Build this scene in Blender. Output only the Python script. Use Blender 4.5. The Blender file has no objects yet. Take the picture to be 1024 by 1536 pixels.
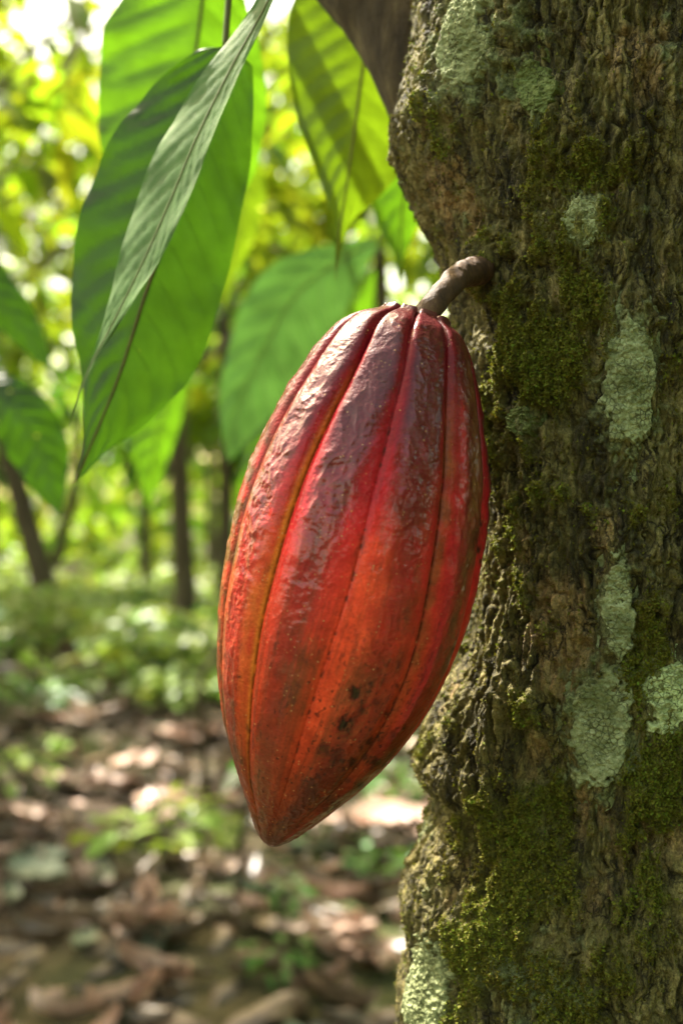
import bpy, math, random
import numpy as np
from mathutils import Vector, Matrix

rnd = random.Random(11)
rng = np.random.default_rng(5)
scene = bpy.context.scene
COL = scene.collection
F = 1800.0            # focal length in photo pixels
CAMZ = 1.0
HY = 768.0            # horizon row (camera level)
DP = 0.45             # pod distance
CONST = dict()

def P(x, y, d):
    """photo pixel at distance d -> world point"""
    return np.array([(x-512)/F*d, d, CAMZ-(y-HY)/F*d])

# ------------------------------------------------------------------ noise
_g = np.random.default_rng(3)
PERM = np.concatenate([_g.permutation(256)]*3).astype(np.int32)
GRAD = _g.normal(size=(256, 3)); GRAD = (GRAD/np.linalg.norm(GRAD, axis=1)[:, None]).astype(np.float32)

def perlin(x, y, z):
    x = np.asarray(x, np.float32); y = np.asarray(y, np.float32); z = np.asarray(z, np.float32)
    x, y, z = np.broadcast_arrays(x, y, z)
    xf = np.floor(x); yf = np.floor(y); zf = np.floor(z)
    xi = xf.astype(np.int32) & 255; yi = yf.astype(np.int32) & 255; zi = zf.astype(np.int32) & 255
    x = x-xf; y = y-yf; z = z-zf
    fu = x*x*x*(x*(x*6-15)+10); fv = y*y*y*(y*(y*6-15)+10); fw = z*z*z*(z*(z*6-15)+10)
    def c(dx, dy, dz):
        h = PERM[PERM[PERM[xi+dx]+yi+dy]+zi+dz]
        g = GRAD[h]
        return g[..., 0]*(x-dx)+g[..., 1]*(y-dy)+g[..., 2]*(z-dz)
    a = c(0,0,0); a = a+(c(1,0,0)-a)*fu
    b = c(0,1,0); b = b+(c(1,1,0)-b)*fu
    a = a+(b-a)*fv
    e = c(0,0,1); e = e+(c(1,0,1)-e)*fu
    f = c(0,1,1); f = f+(c(1,1,1)-f)*fu
    e = e+(f-e)*fv
    return (a+(e-a)*fw)*1.5

def fbm(x, y, z, octv=4, gain=0.5, lac=2.03):
    s = 0; a = 1.0; k = 1.0
    for o in range(octv):
        s = s+a*perlin(x*k+o*17.3, y*k+o*5.1, z*k+o*9.7); a *= gain; k *= lac
    return s

def sstep(a, b, x):
    t = np.clip((x-a)/(b-a), 0, 1); return t*t*(3-2*t)

# ------------------------------------------------------------------ mesh helpers
def build(name, verts, faces, mat=None, parent=None, smooth=True, origin=None, attrs=None, colattr=None):
    """verts in world space; parent (unrotated) or origin gives the object's own origin"""
    verts = np.asarray(verts, np.float32).reshape(-1, 3)
    off = np.zeros(3, np.float32)
    if parent is not None:
        off = np.array(CONST.get(parent.name, (0, 0, 0)), np.float32)
    elif origin is not None:
        off = np.array(origin, np.float32)
    me = bpy.data.meshes.new(name)
    v = verts-off
    if isinstance(faces, np.ndarray):
        n, k = faces.shape
        me.vertices.add(len(v)); me.vertices.foreach_set('co', v.ravel())
        me.loops.add(n*k); me.loops.foreach_set('vertex_index', faces.astype(np.int32).ravel())
        me.polygons.add(n); me.polygons.foreach_set('loop_start', np.arange(0, n*k, k, dtype=np.int32))
        me.update(calc_edges=True); me.validate()
    else:
        me.from_pydata([tuple(a) for a in v.tolist()], [], [tuple(f) for f in faces]); me.update()
    if smooth:
        me.polygons.foreach_set('use_smooth', np.ones(len(me.polygons), bool))
    for k, a in (attrs or {}).items():
        at = me.attributes.new(k, 'FLOAT', 'POINT'); at.data.foreach_set('value', np.asarray(a, np.float32).ravel())
    for k, a in (colattr or {}).items():
        a = np.asarray(a, np.float32).reshape(-1, 3); a = np.concatenate([a, np.ones((len(a), 1), np.float32)], 1)
        at = me.attributes.new(k, 'FLOAT_COLOR', 'POINT'); at.data.foreach_set('color', a.ravel())
    if mat: me.materials.append(mat)
    o = bpy.data.objects.new(name, me); COL.objects.link(o)
    if parent is not None:
        o.parent = parent
        CONST[o.name] = tuple(off)
    else:
        o.location = tuple(float(q) for q in off); CONST[o.name] = tuple(off)
    return o

def thing(name, label, cat, loc, group=None):
    o = bpy.data.objects.new(name, None); COL.objects.link(o)
    o.empty_display_size = 0.02
    o.location = tuple(float(q) for q in loc); o['label'] = label; o['category'] = cat
    if group: o['group'] = group
    CONST[o.name] = tuple(float(q) for q in loc)
    return o

def tag(o, label, cat, group=None, kind=None):
    if label: o['label'] = label
    if cat: o['category'] = cat
    if group: o['group'] = group
    if kind: o['kind'] = kind
    return o

def copy_tree(o, parent=None):
    c = o.copy(); COL.objects.link(c)
    if parent is not None: c.parent = parent
    for ch in list(o.children): copy_tree(ch, c)
    return c

def grid_faces(nr, nc, wrap=False):
    r = np.arange(nr-1)[:, None]; cmax = nc if wrap else nc-1
    c = np.arange(cmax)[None, :]; c2 = (c+1) % nc
    a = r*nc+c; b = r*nc+c2; d = (r+1)*nc+c; e = (r+1)*nc+c2
    return np.stack([a+0*b, b+0*a, e, d], -1).reshape(-1, 4)

def catmull(pts, n):
    p = np.asarray(pts, float); m = len(p)
    if m == 2:
        t = np.linspace(0, 1, n)[:, None]; return p[0]*(1-t)+p[1]*t
    q = np.vstack([2*p[0]-p[1], p, 2*p[-1]-p[-2]])
    # chord-length parameter so stations are even
    L = np.concatenate([[0], np.cumsum(np.linalg.norm(np.diff(p, axis=0), axis=1))])
    s = np.linspace(0, L[-1], n)
    i = np.clip(np.searchsorted(L, s, side='right')-1, 0, m-2)
    t = ((s-L[i])/(L[i+1]-L[i]))[:, None]
    p0, p1, p2, p3 = q[i], q[i+1], q[i+2], q[i+3]
    return 0.5*((2*p1)+(-p0+p2)*t+(2*p0-5*p1+4*p2-p3)*t**2+(-p0+3*p1-3*p2+p3)*t**3)

def tube(pts, radii, n=10, ns=None, rough=0, seed=0, closed=True):
    """returns verts, quad faces"""
    pts = np.asarray(pts, float)
    ns = ns or len(pts)
    c = catmull(pts, ns)
    rr = np.interp(np.linspace(0, 1, ns), np.linspace(0, 1, len(radii)), radii)
    T = np.gradient(c, axis=0); T /= np.linalg.norm(T, axis=1)[:, None]+1e-12
    ref = np.array([0.31, 0.2, 0.93]) if abs(T[0, 2]) < .9 else np.array([0.96, 0.25, 0.1])
    N = np.zeros_like(T); nvec = ref
    for i in range(ns):
        nvec = nvec-T[i]*np.dot(nvec, T[i]); nvec = nvec/np.linalg.norm(nvec); N[i] = nvec
    B = np.cross(T, N)
    a = np.linspace(0, 2*np.pi, n, endpoint=False)
    R = rr[:, None]*np.ones((1, n))
    base = c[:, None, :]+(N[:, None, :]*np.cos(a)[None, :, None]+B[:, None, :]*np.sin(a)[None, :, None])*R[..., None]
    if rough:
        k = 1/max(rr.mean(), 1e-4)
        d = 1+rough*fbm(base[..., 0]*k*1.1+seed, base[..., 1]*k*1.1, base[..., 2]*k*.5, 4)
        base = c[:, None, :]+(base-c[:, None, :])*d[..., None]
    v = base.reshape(-1, 3); f = grid_faces(ns, n, True)
    if closed:
        v = np.vstack([v, c[0], c[-1]]); i0, i1 = ns*n, ns*n+1
        j = np.arange(n); j2 = (j+1) % n
        f = np.vstack([f, np.stack([j2, j, 0*j+i0, 0*j+i0], 1)[:, [0, 1, 2, 2]] if False else np.stack([j2, j, j, 0*j+i0], 1)])
        f = f[: len(f)-n]      # caps built as triangles below
        tri = [(int(b), int(a_), i0) for a_, b in zip(j, j2)]+[(int((ns-1)*n+a_), int((ns-1)*n+b), i1) for a_, b in zip(j, j2)]
        return v, [tuple(q) for q in f.tolist()]+tri
    return v, f

class Acc:
    """collects pieces into one mesh"""
    def __init__(s): s.v = []; s.f = []; s.n = 0; s.a = []
    def add(s, v, f, a=None):
        v = np.asarray(v); n = s.n
        s.v.append(v); s.f += [tuple(i+n for i in q) for q in (f.tolist() if isinstance(f, np.ndarray) else f)]
        s.n += len(v); s.a.append(np.full(len(v), 0.0 if a is None else a) if np.ndim(a) == 0 else a)
    def build(s, name, mat, parent=None, **k):
        return build(name, np.vstack(s.v), s.f, mat, parent, attrs={'var': np.concatenate(s.a)}, **k)

# ------------------------------------------------------------------ materials
class M:
    def __init__(s, name):
        s.m = bpy.data.materials.new(name); s.m.use_nodes = True; s.t = s.m.node_tree; s.t.nodes.clear()
        s.out = s.n('ShaderNodeOutputMaterial')
    def n(s, typ, **k):
        o = s.t.nodes.new(typ)
        for a, v in k.items(): setattr(o, a, v)
        return o
    def l(s, a, b): s.t.links.new(a, b)
    def val(s, sock, v):
        if hasattr(v, 'is_output') or isinstance(v, bpy.types.NodeSocket): s.l(v, sock)
        else: sock.default_value = v
    def coord(s, kind='Object'):
        return s.n('ShaderNodeTexCoord').outputs[kind]
    def noise(s, vec, scale, detail=4, rough=.55, dist=0, out='Fac'):
        o = s.n('ShaderNodeTexNoise'); s.l(vec, o.inputs['Vector'])
        o.inputs['Scale'].default_value = scale; o.inputs['Detail'].default_value = detail
        o.inputs['Roughness'].default_value = rough; o.inputs['Distortion'].default_value = dist
        return o.outputs[out]
    def map(s, vec, scale):
        o = s.n('ShaderNodeMapping'); s.l(vec, o.inputs['Vector']); o.inputs['Scale'].default_value = scale; return o.outputs[0]
    def ramp(s, fac, stops):
        o = s.n('ShaderNodeValToRGB'); s.l(fac, o.inputs[0]); e = o.color_ramp.elements
        while len(e) < len(stops): e.new(.5)
        for el, (p, c) in zip(e, stops):
            el.position = p; el.color = (*c, 1) if not np.isscalar(c) else (c, c, c, 1)
        return o.outputs[0]
    def mix(s, fac, a, b, mode='MIX'):
        o = s.n('ShaderNodeMix', data_type='RGBA', blend_type=mode)
        s.val(o.inputs[0], fac)
        for sk, v in ((o.inputs[6], a), (o.inputs[7], b)):
            if isinstance(v, tuple): sk.default_value = (*v, 1)
            else: s.l(v, sk)
        return o.outputs[2]
    def math(s, op, a, b=0.0, c=None, clamp=False):
        o = s.n('ShaderNodeMath', operation=op, use_clamp=clamp); s.val(o.inputs[0], a); s.val(o.inputs[1], b)
        if c is not None: s.val(o.inputs[2], c)
        return o.outputs[0]
    def attr(s, name, out='Fac'):
        o = s.n('ShaderNodeAttribute', attribute_name=name); return o.outputs[out]
    def bump(s, h, strength=.5, dist=.001):
        o = s.n('ShaderNodeBump'); o.inputs['Strength'].default_value = strength; o.inputs['Distance'].default_value = dist
        s.l(h, o.inputs['Height']); return o.outputs[0]
    def princ(s, color, rough=.6, normal=None, spec=.5, coat=0, coat_rough=.2, sss=0):
        o = s.n('ShaderNodeBsdfPrincipled')
        if isinstance(color, tuple): o.inputs['Base Color'].default_value = (*color, 1)
        else: s.l(color, o.inputs['Base Color'])
        s.val(o.inputs['Roughness'], rough); s.val(o.inputs['Specular IOR Level'], spec)
        s.val(o.inputs['Coat Weight'], coat); s.val(o.inputs['Coat Roughness'], coat_rough)
        if normal is not None:
            s.l(normal, o.inputs['Normal'])
        return o
    def done(s, shader): s.l(shader, s.out.inputs[0]); return s.m
    def mixsh(s, fac, a, b):
        o = s.n('ShaderNodeMixShader'); s.val(o.inputs[0], fac); s.l(a, o.inputs[1]); s.l(b, o.inputs[2]); return o.outputs[0]

def leaf_material(name, refl, trans, dark=.6, rough=.42, spec=.4, tfac=.5, scale=25., veins=True, back=None, spots=None):
    m = M(name); co = m.coord('Object')
    n = m.noise(co, scale, 4, .6)
    f = m.ramp(n, [(.3, dark), (.7, 1.15)])
    cr = m.mix(1, f, refl, 'MULTIPLY'); ct = m.mix(1, f, trans, 'MULTIPLY')
    if spots:
        sp = m.ramp(m.noise(co, spots[1], 2, .4), [(spots[2], 0.0), (spots[2]+.03, 1.0)])
        cr = m.mix(sp, cr, spots[0]); ct = m.mix(sp, ct, spots[0])
    if veins:
        v = m.attr('vein')
        cr = m.mix(m.math('MULTIPLY', v, .5), cr, (refl[0]*1.6+.02, refl[1]*1.3, refl[2]*1.2+.01))
        ct = m.mix(m.math('MULTIPLY', v, .62), ct, (trans[0]*.28, trans[1]*.34, trans[2]*.4))
    if back:
        g = m.n('ShaderNodeNewGeometry').outputs['Backfacing']
        cr = m.mix(g, cr, back)
    oi = m.n('ShaderNodeObjectInfo').outputs['Random']
    hs = m.n('ShaderNodeHueSaturation'); m.l(cr, hs.inputs['Color']); m.l(m.math('MULTIPLY_ADD', oi, .35, .8), hs.inputs['Value'])
    nb = m.bump(m.noise(co, scale*14, 3, .6), .25, .0006)
    p = m.princ(hs.outputs[0], rough, nb, spec)
    t = m.n('ShaderNodeBsdfTranslucent'); m.l(ct, t.inputs['Color'])
    return m.done(m.mixsh(tfac, p.outputs[0], t.outputs[0]))

def clump_leaf_material(name, refl, trans, tfac=.5, rough=.45, spec=.4, hue=.07):
    """small distant leaves: colour varies from leaf to leaf through the 'var' attribute"""
    m = M(name); v = m.attr('var')
    hs = m.n('ShaderNodeHueSaturation'); hs.inputs['Color'].default_value = (*refl, 1)
    ht = m.n('ShaderNodeHueSaturation'); ht.inputs['Color'].default_value = (*trans, 1)
    for h in (hs, ht):
        m.l(m.math('MULTIPLY_ADD', v, hue, .5-hue*.5), h.inputs['Hue']); m.l(m.math('MULTIPLY_ADD', v, .8, .6), h.inputs['Value'])
    p = m.princ(hs.outputs[0], rough, None, spec)
    t = m.n('ShaderNodeBsdfTranslucent'); m.l(ht.outputs[0], t.inputs['Color'])
    return m.done(m.mixsh(tfac, p.outputs[0], t.outputs[0]))

def mat_trunk():
    m = M('mossy_bark'); co = m.coord('Object')
    moss = m.attr('moss'); tan = m.attr('tan'); crust = m.attr('crust')
    n1 = m.noise(m.map(co, (1, 1, .20)), 95, 6, .68, .6)
    bark = m.ramp(n1, [(.30, (.018, .013, .005)), (.44, (.085, .070, .020)), (.58, (.225, .187, .058)), (.78, (.39, .32, .135))])
    tann = m.ramp(m.noise(m.map(co, (1, 1, .3)), 160, 5, .7), [(.3, (.13, .080, .026)), (.55, (.33, .225, .085)), (.8, (.46, .34, .15))])
    c = m.mix(tan, bark, tann)
    n2 = m.noise(co, 330, 5, .7)
    mossc = m.ramp(n2, [(.32, (.022, .021, .004)), (.48, (.11, .105, .012)), (.64, (.22, .21, .022)), (.82, (.34, .30, .06))])
    c = m.mix(moss, c, mossc)
    n3 = m.noise(co, 420, 4, .7)
    cr = m.ramp(n3, [(.3, (.07, .08, .030)), (.55, (.19, .215, .085)), (.75, (.33, .36, .16))])
    c = m.mix(crust, c, cr)
    n4 = m.noise(co, 900, 3, .7)
    c = m.mix(.9, c, m.ramp(n4, [(.28, .35), (.55, 1.05), (.75, 1.7)]), 'MULTIPLY')
    h = m.math('ADD', m.noise(co, 700, 5, .7), m.math('MULTIPLY', m.noise(co, 1700, 3, .6), .5))
    # flaking plates: stretched cells with wandering edges, absent under moss and crust
    wob = m.n('ShaderNodeVectorMath', operation='MULTIPLY_ADD'); m.l(m.noise(co, 170, 4, .65, 0, 'Color'), wob.inputs[0]); wob.inputs[1].default_value = (.006, .006, .009); m.l(co, wob.inputs[2])
    vo = m.n('ShaderNodeTexVoronoi', feature='DISTANCE_TO_EDGE'); m.l(m.map(wob.outputs[0], (1, 1, .38)), vo.inputs['Vector']); vo.inputs['Scale'].default_value = 230
    ck = m.ramp(vo.outputs['Distance'], [(.015, 1.0), (.11, 0.0)])
    ck = m.math('MULTIPLY', ck, m.ramp(m.noise(co, 75, 4, .6), [(.40, .12), (.60, 1.0)]))
    ck = m.math('MULTIPLY', ck, m.math('SUBTRACT', 1.0, m.math('MAXIMUM', m.math('MULTIPLY', moss, .85), m.math('MULTIPLY', crust, .5))))
    c = m.mix(m.math('MULTIPLY', ck, .85), c, (.016, .011, .005))
    sw_ = m.noise(m.map(co, (1, 1, .12)), 520, 3, .6)
    h = m.math('ADD', m.math('MULTIPLY_ADD', sw_, .7, h), m.math('MULTIPLY', ck, -1.1))
    b = m.bump(h, 1.0, .0018)
    p = m.princ(c, .8, b, .35)
    return m.done(p.outputs[0])

def mat_lichen(name, a, b, c_):
    m = M(name); co = m.coord('Object')
    n = m.noise(co, 380, 5, .7); n2 = m.noise(co, 90, 3, .6)
    c = m.ramp(n, [(.28, a), (.5, b), (.72, c_)])
    c = m.mix(m.ramp(n2, [(.42, 0.0), (.68, .75)]), c, (.085, .10, .03))
    c = m.mix(m.attr('rim'), c, (b[0]*.55+.02, b[1]*.5+.015, b[2]*.4))
    vo = m.n('ShaderNodeTexVoronoi', feature='DISTANCE_TO_EDGE'); m.l(co, vo.inputs['Vector']); vo.inputs['Scale'].default_value = 420
    n5 = m.noise(co, 520, 4, .7)
    crack = m.math('MULTIPLY', m.ramp(m.math('ADD', vo.outputs['Distance'], m.math('MULTIPLY_ADD', n5, .35, -.16)), [(.02, 1.0), (.12, 0.0)]), m.ramp(m.noise(co, 120, 3, .6), [(.38, .1), (.6, .9)]))
    c = m.mix(m.math('MULTIPLY', crack, .8), c, (.035, .034, .012))
    pk = m.ramp(m.noise(co, 780, 3, .6), [(.62, 0.0), (.70, .8)]); c = m.mix(pk, c, (.03, .03, .010))
    h = m.math('ADD', m.noise(co, 600, 5, .7), m.math('MULTIPLY', m.noise(co, 1500, 3, .6), .5))
    h = m.math('SUBTRACT', h, m.math('MULTIPLY', crack, .8))
    p = m.princ(c, .9, m.bump(h, .8, .001), .2)
    return m.done(p.outputs[0])

def mat_pod():
    m = M('cocoa_husk'); co = m.coord('Object')
    c = m.attr('pig', 'Color')
    n1 = m.noise(co, 900, 3, .6); n2 = m.noise(co, 160, 4, .6)
    c = m.mix(.75, c, m.ramp(n2, [(.3, (.72, .68, .66)), (.7, (1.22, 1.3, 1.3))]), 'MULTIPLY')
    c = m.mix(.6, c, m.ramp(n1, [(.3, (.75, .72, .72)), (.7, (1.2, 1.25, 1.25))]), 'MULTIPLY')
    wax = m.attr('wax')
    vo = m.n('ShaderNodeTexVoronoi'); m.l(co, vo.inputs['Vector']); vo.inputs['Scale'].default_value = 520
    sp = m.ramp(vo.outputs['Distance'], [(.10, 1.0), (.20, 0.0)])
    sp = m.math('MULTIPLY', sp, m.ramp(m.noise(co, 220, 2, .5), [(.5, 0.0), (.64, .75)]))
    c = m.mix(sp, c, (.48, .25, .10))
    h = m.math('ADD', m.math('MULTIPLY', m.noise(co, 850, 4, .65), 1.0), m.math('MULTIPLY', m.noise(m.map(co, (1, 1, 1.6)), 330, 3, .6), 1.3))
    b = m.bump(h, .42, .0008)
    r = m.math('MULTIPLY_ADD', m.noise(co, 260, 4, .6), .30, .26)
    p = m.princ(c, r, b, .05, m.math('MULTIPLY_ADD', wax, .60, .14), m.math('MULTIPLY_ADD', m.noise(co, 130, 3, .6), .22, .03))
    p.inputs['Coat IOR'].default_value = 1.55
    return m.done(p.outputs[0])

def mat_simple(name, stops, scale, rough=.85, stretch=(1, 1, 1), bump=.5, bd=.002, spec=.3, bscale=None):
    m = M(name); co = m.coord('Object'); mp = m.map(co, stretch)
    c = m.ramp(m.noise(mp, scale, 5, .65), stops)
    b = m.bump(m.noise(mp, bscale or scale*3, 5, .65), bump, bd)
    return m.done(m.princ(c, rough, b, spec).outputs[0])

def mat_dry(name, stops):
    m = M(name); co = m.coord('Object')
    oi = m.n('ShaderNodeObjectInfo').outputs['Random']
    c = m.ramp(m.noise(co, 14, 4, .6), stops)
    v = m.attr('var')
    f = m.math('MULTIPLY_ADD', m.math('FRACT', m.math('ADD', oi, v)), .9, .55)
    hs = m.n('ShaderNodeHueSaturation'); m.l(c, hs.inputs['Color']); m.l(f, hs.inputs['Value'])
    hs.inputs['Saturation'].default_value = 1.0
    p = m.princ(hs.outputs[0], .42, m.bump(m.noise(co, 60, 3, .6), .4, .002), .55)
    return m.done(p.outputs[0])

MAT = {}
MAT['trunk'] = mat_trunk()
MAT['pod'] = mat_pod()
MAT['stem'] = mat_simple('pod_stem_bark', [(.3, (.025, .012, .005)), (.55, (.070, .035, .015)), (.75, (.13, .075, .032))], 260, .7, (1, 1, .6), .7, .0008, .35, 700)
MAT['lichen_a'] = mat_lichen('sage_lichen', (.11, .125, .055), (.27, .30, .145), (.46, .50, .28))
MAT['lichen_b'] = mat_lichen('olive_lichen', (.060, .075, .022), (.125, .16, .05), (.19, .23, .085))
MAT['lichen_c'] = mat_lichen('pale_mint_lichen', (.20, .25, .10), (.44, .52, .24), (.70, .78, .44))
MAT['moss'] = clump_leaf_material('moss_leaf', (.125, .122, .014), (.13, .135, .012), .25, .75, .15, .09)
MAT['bark_dark'] = mat_simple('branch_bark', [(.3, (.020, .013, .007)), (.55, (.055, .038, .018)), (.75, (.11, .085, .04))], 90, .9, (1, 1, .4), .8, .003)
MAT['bark_bg'] = mat_simple('grey_brown_bark', [(.3, (.035, .024, .014)), (.55, (.085, .062, .036)), (.75, (.15, .12, .075))], 12, .9, (1, 1, .3), .8, .01)

# ------------------------------------------------------------------ camera, light, sky
cam = bpy.data.cameras.new('camera'); co_ = bpy.data.objects.new('camera', cam); COL.objects.link(co_)
co_.location = (0, 0, CAMZ); co_.rotation_euler = (math.radians(90), 0, 0)
cam.sensor_fit = 'VERTICAL'; cam.sensor_height = 36; cam.sensor_width = 24
cam.lens = 36*F/1536
cam.clip_start = .02; cam.clip_end = 500
cam.dof.use_dof = True; cam.dof.focus_distance = .455; cam.dof.aperture_fstop = 6.8; cam.dof.aperture_blades = 0
scene.camera = co_

SUN_EL, SUN_AZ = 56, -40      # azimuth measured from +Y (away from camera) towards +X
sun = bpy.data.lights.new('sun', 'SUN'); so = bpy.data.objects.new('sun', sun); COL.objects.link(so)
sun.energy = 3.6; sun.angle = math.radians(.5); sun.color = (1, .95, .85)
el, az = math.radians(SUN_EL), math.radians(SUN_AZ)
sd = Vector((math.sin(az)*math.cos(el), math.cos(az)*math.cos(el), math.sin(el)))
so.rotation_euler = sd.to_track_quat('Z', 'Y').to_euler(); so.location = (1, 4, 12)
w = bpy.data.worlds.new('World'); scene.world = w; w.use_nodes = True
nt = w.node_tree; bg = nt.nodes['Background']
sky = nt.nodes.new('ShaderNodeTexSky'); sky.sky_type = 'NISHITA'; sky.sun_disc = False
sky.sun_elevation = el; sky.sun_rotation = az; sky.air_density = 1.0; sky.dust_density = 3.5; sky.ozone_density = .6
tint = nt.nodes.new('ShaderNodeMix'); tint.data_type = 'RGBA'; tint.blend_type = 'MULTIPLY'; tint.inputs[0].default_value = 1
tint.inputs[7].default_value = (1.0, .88, .55, 1)      # hazy, warm tropical sky
nt.links.new(sky.outputs[0], tint.inputs[6]); nt.links.new(tint.outputs[2], bg.inputs[0]); bg.inputs[1].default_value = .15
scene.view_settings.view_transform = 'Standard'; scene.view_settings.look = 'None'
scene.view_settings.exposure = 2.6; scene.view_settings.gamma = 1

# ------------------------------------------------------------------ main trunk
AX, AY = (915-512)/F*.55, .55
A0 = math.atan2(AX, AY)            # direction of the camera as seen from the axis
Daxis = math.hypot(AX, AY)
def z_of(y, d=.5): return CAMZ-(y-HY)/F*d
edge_y = np.array([-2000, -700, -300, -60, 0, 60, 110, 145, 165, 185, 215, 245, 280, 310, 345, 380, 420, 480, 600, 700, 800, 900, 960, 1000, 1030, 1060, 1095, 1125, 1150, 1175, 1200, 1235, 1270, 1310, 1350, 1375, 1400, 1430, 1480, 1536, 1700, 2200, 3500, 4600])
edge_x = np.array([690, 640, 628, 622, 622, 616, 608, 596, 588, 586, 589, 598, 614, 630, 648, 660, 668, 676, 688, 698, 704, 704, 698, 684, 664, 648, 638, 632, 620, 628, 650, 645, 632, 614, 602, 601, 611, 612, 599, 597, 600, 590, 560, 470])
r_edge = Daxis*np.sin(A0-np.arctan((edge_x-512)/F))
z_edge = np.array([z_of(y, .535) for y in edge_y])
zo = np.argsort(z_edge); z_edge = z_edge[zo]; r_edge = r_edge[zo]

zs = np.concatenate([np.linspace(-.06, .745, 90)[:-1], np.linspace(.745, 1.255, 1000), np.linspace(1.255, 2.6, 110)[1:]])
ph = np.concatenate([np.linspace(-112, 82, 720), np.linspace(82, 248, 70)[1:-1]])*math.pi/180
ZZ, PH = np.meshgrid(zs, ph, indexing='ij')
re = np.interp(ZZ, z_edge, r_edge)
rbase = np.interp(zs, [-.06, .1, .5, .75, .9, 1.05, 1.2, 1.4, 2.0, 2.6], [.135, .112, .098, .091, .083, .084, .090, .086, .068, .045])[:, None]+0*PH
wl = sstep(math.radians(-22), math.radians(-66), PH)*sstep(math.radians(-150), math.radians(-105), -(-PH)) if False else sstep(math.radians(-20), math.radians(-66), PH)
back = sstep(math.radians(110), math.radians(180), PH)        # towards the hidden seam blend back to the left profile
wl = np.maximum(wl, back)
RS = rbase*(1-wl)+re*wl
def dirv(p): return np.stack([np.sin(p-A0), -np.cos(p-A0)], -1)

def px_to_trunk(x, y, R=.085):
    """photo pixel -> (phi, z) on the trunk, first hit of the smooth surface"""
    u = np.array([(x-512)/F, 1.0, -(y-HY)/F])
    for _ in range(4):
        a = u[0]**2+u[1]**2; b = -2*(u[0]*AX+u[1]*AY); c = AX**2+AY**2-R**2
        disc = max(b*b-4*a*c, 0); t = (-b-math.sqrt(disc))/(2*a)
        p = u*t
        phi = math.atan2(p[0]-AX, -(p[1]-AY))+A0
        z = CAMZ+p[2]
        R = float(rbilin(RS, phi, z))
    return phi, z

def rbilin(A, phi, z):
    phi = np.asarray(phi, float); z = np.asarray(z, float)
    lo = math.radians(-112); pp = np.mod(phi-lo, 2*math.pi)+lo
    fi = np.interp(z, zs, np.arange(len(zs))); fj = np.interp(pp, ph, np.arange(len(ph)))
    i = np.clip(fi.astype(int), 0, len(zs)-2); j = np.clip(fj.astype(int), 0, len(ph)-2)
    a = fi-i; b = fj-j
    return A[i, j]*(1-a)*(1-b)+A[i+1, j]*a*(1-b)+A[i, j+1]*(1-a)*b+A[i+1, j+1]*a*b

Xm, Ym, Zm = [q*1000 for q in (AX+np.sin(PH-A0)*RS, AY-np.cos(PH-A0)*RS, ZZ)]    # in millimetres
# broad lumps and hollows of the stem (photo pixel, sizes in metres, height)
big = fbm(Xm/60, Ym/60, Zm/75, 3)*.0045
def lump(x, y, sx, sy, amp, ang=0):
    p0, z0 = px_to_trunk(x, y)
    du = (PH-p0)*.085; dz = ZZ-z0; c, s = math.cos(ang), math.sin(ang)
    u = du*c+dz*s; v = -du*s+dz*c
    return amp*np.exp(-(u/sx)**2-(v/sy)**2)
for a in [(722, 398, .009, .009, .009), (712, 380, .012, .006, .009), (716, 428, .010, .006, .006), (705, 470, .02, .012, -.006), (640, 170, .03, .012, .004), (760, 130, .05, .006, -.003, .3),
          (860, 262, .05, .005, -.003, -.1), (815, 1165, .010, .018, -.010, .2), (850, 1235, .012, .012, -.006), (770, 1060, .018, .03, .005),
          (690, 1150, .022, .02, .004), (940, 1290, .04, .012, -.005, .4), (800, 1420, .05, .03, .006), (980, 60, .012, .05, -.004),
          (690, 1330, .014, .035, -.004, -.2), (900, 480, .03, .03, .003), (780, 900, .012, .03, -.004), (1000, 620, .015, .05, -.004)]:
    big = big+lump(*a)
RS = RS+big*(1-.75*wl)+.0018
# lichen patches: photo pixel centre, half sizes in px, rotation, material, thickness
LICH = [
 (801, 130, 33, 50, .18, 'lichen_b', .0020, 'oval olive green lichen disc'),
 (873, 331, 30, 42, .0, 'lichen_a', .0014, 'small round grey green lichen patch'),
 (945, 577, 44, 108, -.05, 'lichen_a', .0026, 'tall oval pale green lichen patch'),
 (779, 628, 25, 26, .4, 'lichen_b', .0012, 'tiny grey green lichen patch'),
 (925, 915, 26, 82, .05, 'lichen_a', .0014, 'narrow upright grey green lichen strip'),
 (900, 1092, 52, 98, -.18, 'lichen_a', .0030, 'large ragged sage green lichen patch'),
 (1012, 1045, 52, 56, .25, 'lichen_c', .0024, 'bright minty white lichen patch'),
 (690, 60, 38, 78, .10, 'lichen_a', .0012, 'pale crusty lichen sheet high on trunk'),
 (632, 1490, 36, 82, -.08, 'lichen_a', .0018, 'pale mint lichen strip low on trunk'),
]
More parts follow.
